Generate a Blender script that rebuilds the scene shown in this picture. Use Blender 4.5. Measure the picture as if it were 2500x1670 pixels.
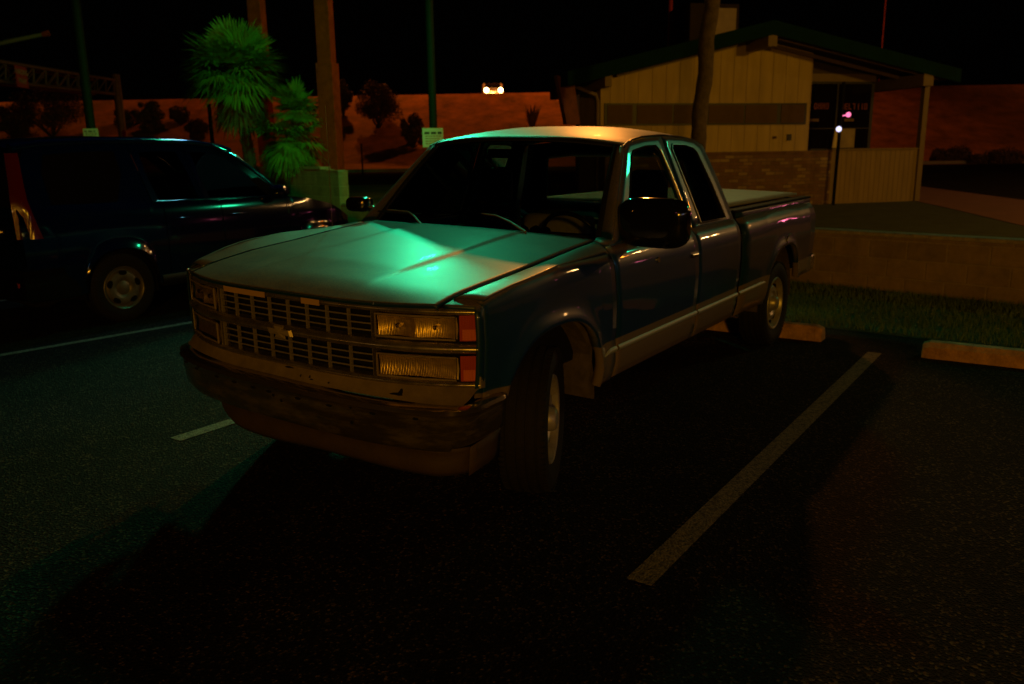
import bpy, bmesh, math, random
from mathutils import Vector, Matrix
random.seed(7)
R_ = math.radians
S = bpy.context.scene
for o in list(bpy.data.objects): bpy.data.objects.remove(o)
COL = S.collection

# ---------------------------------------------------------------- camera
CAM = Vector((-2.33863, -2.80977, 1.58894)); YAW, PITCH, ROLL, FPX = 0.58663, -0.22514, -0.014335, 2003.96
cd = bpy.data.cameras.new('camera'); cam = bpy.data.objects.new('camera', cd); COL.objects.link(cam)
fw = Vector((math.cos(PITCH)*math.cos(YAW), math.cos(PITCH)*math.sin(YAW), math.sin(PITCH)))
rt = Vector((math.sin(YAW), -math.cos(YAW), 0)); up = rt.cross(fw)
r2 = rt*math.cos(ROLL)+up*math.sin(ROLL); u2 = -rt*math.sin(ROLL)+up*math.cos(ROLL)
cam.matrix_world = Matrix(((r2.x,u2.x,-fw.x,CAM.x),(r2.y,u2.y,-fw.y,CAM.y),(r2.z,u2.z,-fw.z,CAM.z),(0,0,0,1)))
cd.sensor_width = 36; cd.lens = FPX/2500*36; cd.clip_end = 2000; cd.clip_start = .05
cd.dof.use_dof = True; cd.dof.focus_distance = 3.4; cd.dof.aperture_fstop = 3.2
S.camera = cam
# ---------------------------------------------------------------- night sky, exposure
W = bpy.data.worlds.new('World'); S.world = W; W.use_nodes = True
bg = W.node_tree.nodes['Background']; bg.inputs[0].default_value = (.5,.35,.3,1); bg.inputs[1].default_value = .0004
S.view_settings.view_transform = 'Standard'; S.view_settings.look = 'None'; S.view_settings.gamma = 1
S.view_settings.exposure = 0
S.cycles.max_bounces = 6; S.cycles.transparent_max_bounces = 12; S.cycles.sample_clamp_indirect = 2.0
S.cycles.use_denoising = True
# ---------------------------------------------------------------- lamps of the place, plus lights added to brighten parts
GREEN = (.03, 1, .42); AMBER = (1, .36, .045); SODIUM = (1, .21, .012); PINK = (1, .16, .30); WARM = (1, .52, .16)
def lamp(name, loc, power, colr, rad=.15, spot=None, to=None, blend=.4):
    l = bpy.data.lights.new(name, 'SPOT' if spot else 'POINT'); l.energy = power; l.color = colr; l.shadow_soft_size = rad
    o = bpy.data.objects.new(name, l); COL.objects.link(o); o.location = loc
    if spot:
        l.spot_size = R_(spot); l.spot_blend = blend
        o.rotation_euler = (Vector(to)-Vector(loc)).to_track_quat('-Z', 'Y').to_euler()
    return o
lamp('green_pole_lamp', (11.7, 8.75, 6.1), 1500, GREEN, .3, spot=46, to=(1.3, .1, 1.0), blend=1)
lamp('green_yard_lamp', (6.2, 3.7, 6.2), 330, GREEN, .20, spot=84, to=(1.6, .9, .8), blend=1)
lamp('added_suv_light', (5.8, 5.95, 5.3), 130, (.3,.8,1), .20, spot=52, to=(2.9, 5.6, 1.7), blend=.3)  # added light, gives the suv roof edge its cyan highlights
lamp('added_palm_light', (6.0, 3.2, 4.8), 680, (.03,1,.16), .15, spot=56, to=(9.9, 11.4, 2.6), blend=.6)  # added unseen light that turns the palms and taller wall green
lamp('added_post_light', (15, 1.5, 7.5), 300, SODIUM, .15, spot=34, to=(9.6, 9.9, 3.0), blend=.5)  # added unseen light for the orange edge of the sign posts
lamp('green_roof_lamp', (11.2, -4.3, 4.7), 85, GREEN, .25, spot=86, to=(3.0, -1.6, .6), blend=.6)
lamp('amber_yard_lamp', (24, 10.6, 13.4), 7000, (1,.33,.05), .30, spot=18, to=(2.0, .2, .9), blend=1)
lamp('amber_porch_lamp', (-10, -8.5, 3.0), 1550, (1,.44,.02), .25)
lamp('added_shop_light', (7.5, -10.5, 5.0), 1250, (1,.50,.02), .3, spot=62, to=(15.9, 2.4, 2.2), blend=.7)  # added unseen light, lifts the shop front without touching the pickup
lamp('cool_side_lamp', (-.5, -9.5, 2.6), 45, (.18,.5,1), .1, spot=22, to=(1.6, -1, .85), blend=.8)  # unseen cool lamp on the right, aimed at the pickup's side
FHx, FHy = math.cos(YAW), math.sin(YAW)
for i, (x, y, p) in enumerate([(62, 27, 6800), (50, 47, 4200), (34, 72, 2400), (84, -6, 1500)]):
    lamp('street_lamp_light', (x, y, 15.5), p*1.15, SODIUM, .3, spot=136, to=(x, y, 0), blend=.2)
for x, y, z, p, c, r in [(24,-6.2,1.5,1.5,PINK,.07),(24.8,-6.6,1.5,1.5,PINK,.07),(25.6,-7.0,1.5,1.5,PINK,.07),(17,-8.2,1.6,.7,PINK,.05),(21,-8.6,6.2,60,WARM,.10),(30,-13.5,8.5,110,SODIUM,.14),(19,-10.6,5.0,45,WARM,.08),(14,-9.4,2.2,.6,PINK,.05),(28,-9.6,5.4,90,WARM,.11),(5,-14,2.8,8,WARM,.12),(-1,-16,3.1,9,SODIUM,.12),
                         (-6,-13,2.6,9,WARM,.1),(-9,3,2.4,5,WARM,.1),(-12,8,3.0,7,AMBER,.12),(-7,-3.5,2.9,2.2,PINK,.06)]:
    lamp('distant_lamp_light', (x, y, z), p*3.5, c, r)

# ---------------------------------------------------------------- helpers
def mat(name, col=(.5,.5,.5), rough=.5, metal=0, coat=0, spec=.5, noise=0, nscale=20, bump=0, bscale=60, emit=None, estr=0, rnoise=0):
    m = bpy.data.materials.new(name); m.use_nodes = True; nt = m.node_tree; b = nt.nodes['Principled BSDF']
    b.inputs['Base Color'].default_value = (*col, 1); b.inputs['Roughness'].default_value = rough; b.inputs['Metallic'].default_value = metal
    b.inputs['Coat Weight'].default_value = coat; b.inputs['Coat Roughness'].default_value = .06; b.inputs['Specular IOR Level'].default_value = spec
    if emit: b.inputs['Emission Color'].default_value = (*emit,1); b.inputs['Emission Strength'].default_value = estr
    if noise or bump or rnoise:
        tc = nt.nodes.new('ShaderNodeTexCoord')
    if noise or rnoise:
        n = nt.nodes.new('ShaderNodeTexNoise'); n.inputs['Scale'].default_value = nscale; n.inputs['Detail'].default_value = 8; n.inputs['Roughness'].default_value = .65
        nt.links.new(tc.outputs['Object'], n.inputs['Vector'])
    if noise:
        mr = nt.nodes.new('ShaderNodeMapRange'); mr.inputs['From Min'].default_value = .3; mr.inputs['From Max'].default_value = .7
        mr.inputs['To Min'].default_value = 1-noise; mr.inputs['To Max'].default_value = 1+noise
        nt.links.new(n.outputs['Fac'], mr.inputs['Value'])
        mx = nt.nodes.new('ShaderNodeVectorMath'); mx.operation = 'SCALE'; mx.inputs[0].default_value = col
        nt.links.new(mr.outputs[0], mx.inputs['Scale']); nt.links.new(mx.outputs[0], b.inputs['Base Color'])
    if rnoise:
        m2 = nt.nodes.new('ShaderNodeMapRange'); m2.inputs['From Min'].default_value = .3; m2.inputs['From Max'].default_value = .7
        m2.inputs['To Min'].default_value = max(0,rough-rnoise); m2.inputs['To Max'].default_value = rough+rnoise
        nt.links.new(n.outputs['Fac'], m2.inputs['Value']); nt.links.new(m2.outputs[0], b.inputs['Roughness'])
    if bump:
        n2 = nt.nodes.new('ShaderNodeTexNoise'); n2.inputs['Scale'].default_value = bscale; n2.inputs['Detail'].default_value = 6
        nt.links.new(tc.outputs['Object'], n2.inputs['Vector'])
        bp = nt.nodes.new('ShaderNodeBump'); bp.inputs['Strength'].default_value = bump; bp.inputs['Distance'].default_value = .02
        nt.links.new(n2.outputs['Fac'], bp.inputs['Height']); nt.links.new(bp.outputs[0], b.inputs['Normal'])
    return m
class NT:
    def __init__(s, m): s.nt = m.node_tree; s.b = s.nt.nodes['Principled BSDF']
    def n(s, t, **k):
        x = s.nt.nodes.new(t)
        for a, v in k.items():
            if hasattr(x, a): setattr(x, a, v)
            else: x.inputs[a.replace('_', ' ')].default_value = v
        return x
    def l(s, a, b): s.nt.links.new(a, b)
def ramp(nt, src, p0, p1, c0=(0,0,0,1), c1=(1,1,1,1)):
    r = nt.n('ShaderNodeValToRGB'); r.color_ramp.elements[0].position = p0; r.color_ramp.elements[1].position = p1
    r.color_ramp.elements[0].color = c0; r.color_ramp.elements[1].color = c1; nt.l(src, r.inputs[0]); return r

class MB:
    def __init__(s): s.v = []; s.f = []
    def add(s, vs, fs):
        k = len(s.v); s.v += [tuple(v) for v in vs]; s.f += [tuple(i+k for i in f) for f in fs]; return s
    def box(s, a, b, M=None):
        x0,y0,z0 = a; x1,y1,z1 = b
        vs = [Vector(p) for p in [(x0,y0,z0),(x1,y0,z0),(x1,y1,z0),(x0,y1,z0),(x0,y0,z1),(x1,y0,z1),(x1,y1,z1),(x0,y1,z1)]]
        if M: vs = [M@v for v in vs]
        return s.add(vs, [(0,3,2,1),(4,5,6,7),(0,1,5,4),(1,2,6,5),(2,3,7,6),(3,0,4,7)])
    def hexa(s, P):   # 8 corners, bottom 4 then top 4
        return s.add(P, [(0,3,2,1),(4,5,6,7),(0,1,5,4),(1,2,6,5),(2,3,7,6),(3,0,4,7)])
    def grid(s, fn, us, vs):
        P = [fn(u, v) for u in us for v in vs]; n = len(vs)
        return s.add(P, [(i*n+j, (i+1)*n+j, (i+1)*n+j+1, i*n+j+1) for i in range(len(us)-1) for j in range(n-1)])
    def tube(s, pts, r, n=10, cap=True):
        pts = [Vector(p) for p in pts]; rs = r if isinstance(r, (list, tuple)) else [r]*len(pts); vs = []; fs = []
        prev = None
        for i, p in enumerate(pts):
            t = (pts[min(i+1, len(pts)-1)]-pts[max(i-1, 0)]).normalized()
            a = prev if prev is not None else (Vector((0,0,1)) if abs(t.z) < .9 else Vector((1,0,0)))
            e1 = (a-t*a.dot(t)).normalized(); prev = e1; e2 = t.cross(e1)
            vs += [p+(e1*math.cos(2*math.pi*k/n)+e2*math.sin(2*math.pi*k/n))*rs[i] for k in range(n)]
        for i in range(len(pts)-1):
            fs += [(i*n+k, i*n+(k+1)%n, (i+1)*n+(k+1)%n, (i+1)*n+k) for k in range(n)]
        if cap: fs += [tuple(range(n))[::-1], tuple(range((len(pts)-1)*n, len(pts)*n))]
        return s.add(vs, fs)
    def lathe(s, prof, c=(0,0,0), ax='y', n=48, M=None):   # prof: (axial, radius)
        vs = []; fs = []
        for a, r in prof:
            for k in range(n):
                t = 2*math.pi*k/n
                q = {'y': (r*math.cos(t), a, r*math.sin(t)), 'z': (r*math.cos(t), r*math.sin(t), a), 'x': (a, r*math.cos(t), r*math.sin(t))}[ax]
                q = Vector(q); q = (M@q if M else q)+Vector(c); vs.append(q)
        for i in range(len(prof)-1):
            fs += [(i*n+k, i*n+(k+1)%n, (i+1)*n+(k+1)%n, (i+1)*n+k) for k in range(n)]
        return s.add(vs, fs)
    def prism(s, poly, d):   # closed polygon (3d points) extruded by vector d
        n = len(poly); d = Vector(d); P = [Vector(p) for p in poly]
        return s.add(P+[p+d for p in P], [tuple(range(n))[::-1], tuple(range(n, 2*n))]+[(i, (i+1)%n, n+(i+1)%n, n+i) for i in range(n)])
    def build(s, name, m, parent=None, smooth=None, bevel=0, solid=0, origin=None, recalc=True):
        me = bpy.data.meshes.new(name); off = Vector(origin) if origin is not None else Vector((0,0,0))
        if parent is not None and parent.get('base') is not None: off = Vector(parent['base'])
        me.from_pydata([tuple(Vector(v)-off) for v in s.v], [], s.f); me.update()
        if recalc:
            bm = bmesh.new(); bm.from_mesh(me); bmesh.ops.recalc_face_normals(bm, faces=bm.faces); bm.to_mesh(me); bm.free()
        me.materials.append(m)
        if smooth is not None:
            me.shade_smooth(); me.set_sharp_from_angle(angle=R_(smooth))
        o = bpy.data.objects.new(name, me); COL.objects.link(o)
        if parent is not None: o.parent = parent
        if origin is not None and parent is None: o.location = origin
        if parent is not None and parent.type == 'MESH' and parent.get('base') is not None: pass
        if solid:
            md = o.modifiers.new('thick', 'SOLIDIFY'); md.thickness = solid; md.offset = 0
        if bevel:
            md = o.modifiers.new('bevel', 'BEVEL'); md.width = bevel; md.segments = 2; md.limit_method = 'ANGLE'; md.angle_limit = R_(40); md.harden_normals = False
        if parent is not None and parent.get('base') is not None: o['base'] = parent['base']
        return o
def empty(name, loc, label, cat, group=None, rz=0, local=False):
    o = bpy.data.objects.new(name, None); COL.objects.link(o); o.location = loc; o.rotation_euler = (0,0,rz); o.empty_display_size = .2
    o['label'] = label; o['category'] = cat
    if group: o['group'] = group
    if not local: o['base'] = list(loc)
    return o
def tag(o, label, cat, group=None):
    o['label'] = label; o['category'] = cat
    if group: o['group'] = group
    return o
def struct(o): o['kind'] = 'structure'; return o
def clean():
    for o in bpy.data.objects:
        if 'base' in o: del o['base']
def lerp(x, xs, ys):
    if x <= xs[0]: return ys[0]
    for i in range(len(xs)-1):
        if x <= xs[i+1]: return ys[i]+(ys[i+1]-ys[i])*(x-xs[i])/(xs[i+1]-xs[i])
    return ys[-1]
def lin(a, b, n): return [a+(b-a)*i/(n-1) for i in range(n)]
def at(px, py, dep):   # a pixel of the photo at a depth, used only to read positions off while modelling
    return CAM+(r2*((px-1250)/FPX)+u2*(-(py-835)/FPX)+fw)*dep
FH = Vector((math.cos(YAW), math.sin(YAW), 0)); RH = Vector((math.sin(YAW), -math.cos(YAW), 0))
def zt(D):     # ground height beyond the block wall
    if D < 52: return .30+.0165*(D-10)
    if D < 66: return .993+(6.0-.993)*(.5-.5*math.cos(math.pi*(D-52)/14))*.35+(6.0-.993)*.65*(D-52)/14
    return 6.0
def tp(D, L, dz=0): p = CAM+FH*D+RH*L; return Vector((p.x, p.y, zt(D)+dz))

# ---------------------------------------------------------------- materials
M = {}
M['rubber'] = mat('rubber', (.009,.008,.007), .8, spec=.2, noise=.25, nscale=30, bump=.2)
M['black'] = mat('black_plastic', (.008,.008,.008), .35, spec=.5)
M['gloss_black'] = mat('gloss_black', (.004,.004,.004), .08, coat=.6)
M['flat_black'] = mat('flat_black', (.006,.006,.006), .9, spec=.1)
M['chrome'] = mat('aged_chrome', (.46,.41,.33), .27, metal=.9, rnoise=.10, nscale=9, noise=.25)
M['grille'] = mat('grille_plastic', (.13,.115,.10), .5, noise=.2, nscale=40)
M['tan_trim'] = mat('tan_trim', (.15,.115,.07), .5, noise=.25, nscale=14)
M['under'] = mat('underbody', (.05,.038,.028), .9, noise=.4, nscale=12, bump=.5, bscale=20)
M['suv_rim'] = mat('dull_alloy', (.15,.14,.12), .4, metal=.5, noise=.25, nscale=15)
M['badge'] = mat('dull_badge', (.36,.30,.20), .5, metal=.6)
M['silver'] = mat('painted_rim', (.34,.32,.28), .38, metal=.5, noise=.25, nscale=15)
M['interior'] = mat('interior_cloth', (.035,.03,.028), .9)
M['tan_seat'] = mat('tan_seat_cloth', (.42,.34,.20), .95, noise=.15, nscale=30)
M['cover'] = mat('bed_cover_cloth', (.22,.20,.16), .85, noise=.12, nscale=5, bump=.3, bscale=6)
M['stop_concrete'] = mat('stained_concrete', (.42,.23,.11), .9, noise=.45, nscale=9, bump=.6, bscale=50)
M['concrete'] = mat('concrete', (.30,.25,.18), .9, noise=.35, nscale=14, bump=.5, bscale=60)
M['rust'] = mat('rusty_steel', (.30,.035,.004), .8, spec=.08, noise=.3, nscale=6)
M['dark_pole'] = mat('green_pole_paint', (.006,.014,.010), .7, spec=.15, noise=.2, nscale=10)
M['white_sign'] = mat('sign_white', (.62,.60,.55), .6, noise=.06, nscale=20)
M['dark_text'] = mat('sign_lettering', (.03,.03,.025), .7)
M['red_text'] = mat('red_lettering', (.30,.045,.02), .7)
M['red_sign'] = mat('sign_red', (.45,.02,.015), .5)
M['cream'] = mat('cream_siding', (.30,.24,.15), .75, noise=.16, nscale=3)
M['fascia'] = mat('fascia_green', (.001,.016,.013), .8, spec=.08, noise=.2, nscale=4)
M['pale_trim'] = mat('pale_trim', (.15,.105,.05), .7, noise=.1, nscale=6)
M['roofing'] = mat('roofing', (.05,.035,.028), .9, noise=.3, nscale=8)
M['shingle'] = mat('red_brown_shingle', (.16,.055,.035), .9, noise=.3, nscale=6)
M['frame_dark'] = mat('dark_window_frame', (.008,.007,.006), .5)
M['frosted'] = mat('frosted_pane', (.075,.042,.018), .6, spec=.15, noise=.12, nscale=6)
M['shop_glass'] = mat('shop_glass', (.006,.004,.004), .06, spec=.6)
M['trunk'] = mat('palm_trunk', (.07,.05,.035), .95, noise=.4, nscale=9, bump=.9, bscale=16)
M['bark'] = mat('bush_stem', (.06,.045,.03), .95)
M['leaf'] = mat('palm_leaf', (.11,.28,.035), .42, noise=.35, nscale=3)
M['dead_leaf'] = mat('dry_palm_leaf', (.10,.085,.03), .75, noise=.3, nscale=3)
M['shrub'] = mat('desert_shrub_leaf', (.12,.065,.03), .7, noise=.3, nscale=2)
M['lens_bulb'] = mat('headlamp_reflector', (.6,.55,.45), .12, metal=1)
M['carpaint_tan'] = mat('tan_car_paint', (.3,.22,.15), .3, coat=.4)
M['steel'] = mat('galvanised_steel', (.22,.17,.14), .55, metal=.4, noise=.2, nscale=4)
M['ac'] = mat('cooler_sheet_metal', (.028,.020,.014), .8, spec=.1, noise=.15, nscale=5)
def emis(name, c, s):
    m = bpy.data.materials.new(name); m.use_nodes = True; b = m.node_tree.nodes['Principled BSDF']
    b.inputs['Base Color'].default_value = (0,0,0,1); b.inputs['Emission Color'].default_value = (*c,1); b.inputs['Emission Strength'].default_value = s; return m
M['glow_amber'] = emis('lit_headlamp', (1,.55,.2), 26)
M['glow_pink'] = emis('pink_reflection_glow', (1,.18,.38), 1.6); M['glow_white'] = emis('white_reflection_glow', (.72,.68,1), 1.6)  # glow of the two neon reflections at the shop window
def glassm(name, tint, rough=.02, spec=1.0):
    m = bpy.data.materials.new(name); m.use_nodes = True; t = NT(m); nt = m.node_tree; nt.nodes.remove(t.b)
    out = nt.nodes['Material Output']
    tr = nt.nodes.new('ShaderNodeBsdfTransparent'); tr.inputs[0].default_value = (*tint,1)
    gl = nt.nodes.new('ShaderNodeBsdfGlossy'); gl.inputs['Roughness'].default_value = rough
    fr = nt.nodes.new('ShaderNodeFresnel'); fr.inputs[0].default_value = 1.45
    mx = nt.nodes.new('ShaderNodeMixShader'); nt.links.new(fr.outputs[0], mx.inputs[0]); nt.links.new(tr.outputs[0], mx.inputs[1]); nt.links.new(gl.outputs[0], mx.inputs[2])
    nt.links.new(mx.outputs[0], out.inputs[0]); return m
M['glass'] = glassm('windscreen_glass', (.46,.52,.46)); M['tint'] = glassm('tinted_glass', (.12,.13,.12))
M['lens'] = glassm('ribbed_lamp_lens', (.85,.8,.65), .12)
def ribs(m, s=260):
    nt = m.node_tree; tc = nt.nodes.new('ShaderNodeTexCoord'); w = nt.nodes.new('ShaderNodeTexWave'); w.bands_direction = 'Y'; w.inputs['Scale'].default_value = s/6.28
    nt.links.new(tc.outputs['Object'], w.inputs['Vector']); bp = nt.nodes.new('ShaderNodeBump'); bp.inputs['Strength'].default_value = .7; bp.inputs['Distance'].default_value = .003
    nt.links.new(w.outputs['Fac'], bp.inputs['Height'])
    for n in nt.nodes:
        if n.type in ('BSDF_GLOSSY','FRESNEL'): nt.links.new(bp.outputs[0], n.inputs['Normal'])
ribs(M['lens'])
M['bowl'] = mat('lamp_bowl', (.75,.62,.30), .42, metal=.8, noise=.25, nscale=30)
_t = NT(M['bowl']); _tc = _t.n('ShaderNodeTexCoord'); _w = _t.n('ShaderNodeTexWave'); _w.bands_direction = 'Y'; _w.inputs['Scale'].default_value = 30; _t.l(_tc.outputs['Object'], _w.inputs['Vector']); _b = _t.n('ShaderNodeBump'); _b.inputs['Strength'].default_value = .22; _b.inputs['Distance'].default_value = .003; _t.l(_w.outputs['Fac'], _b.inputs['Height']); _t.l(_b.outputs[0], _t.b.inputs['Normal'])
def lensm(name, col, rough=.2, s=220, ax='Y'):
    m = mat(name, col, rough, coat=.5); t = NT(m); tc = t.n('ShaderNodeTexCoord'); w = t.n('ShaderNodeTexWave'); w.bands_direction = ax; w.inputs['Scale'].default_value = s/6.28
    t.l(tc.outputs['Object'], w.inputs['Vector']); bp = t.n('ShaderNodeBump'); bp.inputs['Strength'].default_value = .6; bp.inputs['Distance'].default_value = .003
    t.l(w.outputs['Fac'], bp.inputs['Height']); t.l(bp.outputs[0], t.b.inputs['Normal']); return m
M['headlens'] = lensm('headlamp_glass', (.50,.43,.26)); M['headlens'].node_tree.nodes['Principled BSDF'].inputs['Metallic'].default_value = .55
M['amberlens'] = lensm('amber_marker_lens', (.50,.12,.012)); M['redlens'] = lensm('red_marker_lens', (.32,.045,.012))
M['taillens'] = lensm('red_tail_lens', (.09,.004,.003), .15)

# truck paint: blue above, tan below the moulding, dust lying on the upward faces
def truck_paint():
    m = mat('blue_truck_paint', (.01,.04,.10), .22, coat=.55, spec=.5); t = NT(m); t.b.inputs['Coat Roughness'].default_value = .09
    tc = t.n('ShaderNodeTexCoord'); sp = t.n('ShaderNodeSeparateXYZ'); t.l(tc.outputs['Object'], sp.inputs[0])
    lt = t.n('ShaderNodeMath', operation='LESS_THAN'); lt.inputs[1].default_value = .64; t.l(sp.outputs['Z'], lt.inputs[0])
    geo = t.n('ShaderNodeNewGeometry'); sn = t.n('ShaderNodeSeparateXYZ'); t.l(geo.outputs['Normal'], sn.inputs[0])
    ab = t.n('ShaderNodeMath', operation='ABSOLUTE'); t.l(sn.outputs['Z'], ab.inputs[0])
    upm = t.n('ShaderNodeMapRange'); upm.inputs['From Min'].default_value = .45; upm.inputs['From Max'].default_value = .85; t.l(ab.outputs[0], upm.inputs['Value'])
    nz = t.n('ShaderNodeTexNoise'); nz.inputs['Scale'].default_value = 7; nz.inputs['Detail'].default_value = 10; nz.inputs['Roughness'].default_value = .7; t.l(tc.outputs['Object'], nz.inputs['Vector'])
    nf = t.n('ShaderNodeTexNoise'); nf.inputs['Scale'].default_value = 160; nf.inputs['Detail'].default_value = 4; t.l(tc.outputs['Object'], nf.inputs['Vector'])
    a = ramp(t, nz.outputs['Fac'], .30, .70, (.68,.68,.68,1), (1,1,1,1)); b2 = ramp(t, nf.outputs['Fac'], .35, .65, (.42,.42,.42,1), (1,1,1,1))
    mu = t.n('ShaderNodeMath', operation='MULTIPLY'); t.l(a.outputs[0], mu.inputs[0]); t.l(b2.outputs[0], mu.inputs[1])
    mu2 = t.n('ShaderNodeMath', operation='MULTIPLY'); t.l(mu.outputs[0], mu2.inputs[0]); t.l(upm.outputs[0], mu2.inputs[1])
    side = t.n('ShaderNodeMix', data_type='RGBA'); side.inputs['A'].default_value = (.003,.026,.095,1); side.inputs['B'].default_value = (.12,.092,.052,1); t.l(lt.outputs[0], side.inputs['Factor'])
    dst = t.n('ShaderNodeMix', data_type='RGBA'); dst.inputs['B'].default_value = (.23,.17,.105,1); t.l(side.outputs['Result'], dst.inputs['A']); t.l(mu2.outputs[0], dst.inputs['Factor'])
    t.l(dst.outputs['Result'], t.b.inputs['Base Color'])
    rr = t.n('ShaderNodeMapRange'); rr.inputs['To Min'].default_value = .36; rr.inputs['To Max'].default_value = .46; t.l(mu2.outputs[0], rr.inputs['Value'])
    ad = t.n('ShaderNodeMath', operation='MULTIPLY_ADD'); ad.inputs[1].default_value = .3; t.l(lt.outputs[0], ad.inputs[0]); t.l(rr.outputs[0], ad.inputs[2]); t.l(ad.outputs[0], t.b.inputs['Roughness'])
    cw = t.n('ShaderNodeMapRange'); cw.inputs['From Max'].default_value = .45; cw.inputs['To Min'].default_value = .75; cw.inputs['To Max'].default_value = .0; t.l(mu2.outputs[0], cw.inputs['Value']); t.l(cw.outputs[0], t.b.inputs['Coat Weight'])
    t.b.inputs['Coat Roughness'].default_value = .045
    nb = t.n('ShaderNodeTexNoise'); nb.inputs['Scale'].default_value = 3.5; t.l(tc.outputs['Object'], nb.inputs['Vector'])
    t.b.inputs['Specular IOR Level'].default_value = .3
    bp = t.n('ShaderNodeBump'); bp.inputs['Strength'].default_value = .12; bp.inputs['Distance'].default_value = .02; t.l(nb.outputs['Fac'], bp.inputs['Height']); t.l(bp.outputs[0], t.b.inputs['Normal']); t.l(bp.outputs[0], t.b.inputs['Coat Normal'])
    return m
M['paint'] = truck_paint()
M['navy'] = mat('navy_car_paint', (.0008,.004,.042), .12, coat=1, spec=.5, bump=.04, bscale=1.5); 
M['dirty_chrome'] = M['chrome']

def bumper_mat():
    m = mat('muddy_chrome', (.34,.28,.20), .26, metal=.95); t = NT(m); tc = t.n('ShaderNodeTexCoord')
    mp = t.n('ShaderNodeMapping'); mp.inputs['Scale'].default_value = (3,3,11); t.l(tc.outputs['Object'], mp.inputs[0])
    n1 = t.n('ShaderNodeTexNoise'); n1.inputs['Scale'].default_value = 1.3; n1.inputs['Detail'].default_value = 9; n1.inputs['Roughness'].default_value = .68; t.l(mp.outputs[0], n1.inputs['Vector'])
    r0 = ramp(t, n1.outputs['Fac'], .48, .86); sz = t.n('ShaderNodeSeparateXYZ'); t.l(tc.outputs['Object'], sz.inputs[0])
    zm = t.n('ShaderNodeMapRange'); zm.inputs['From Min'].default_value = .575; zm.inputs['From Max'].default_value = .60; zm.inputs['To Min'].default_value = .6; zm.inputs['To Max'].default_value = 0; t.l(sz.outputs['Z'], zm.inputs['Value'])
    r = t.n('ShaderNodeMath', operation='MULTIPLY'); t.l(r0.outputs[0], r.inputs[0]); t.l(zm.outputs[0], r.inputs[1]); 
    mx = t.n('ShaderNodeMix', data_type='RGBA'); mx.inputs['A'].default_value = (.44,.37,.26,1); mx.inputs['B'].default_value = (.17,.10,.045,1); t.l(r.outputs[0], mx.inputs['Factor']); t.l(mx.outputs['Result'], t.b.inputs['Base Color'])
    mt = t.n('ShaderNodeMapRange'); mt.inputs['To Min'].default_value = .95; mt.inputs['To Max'].default_value = .5; t.l(r.outputs[0], mt.inputs['Value']); t.l(mt.outputs[0], t.b.inputs['Metallic'])
    rr = t.n('ShaderNodeMapRange'); rr.inputs['To Min'].default_value = .13; rr.inputs['To Max'].default_value = .48; t.l(r.outputs[0], rr.inputs['Value']); t.l(rr.outputs[0], t.b.inputs['Roughness'])
    return m
M['bumper_chrome'] = bumper_mat()
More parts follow.
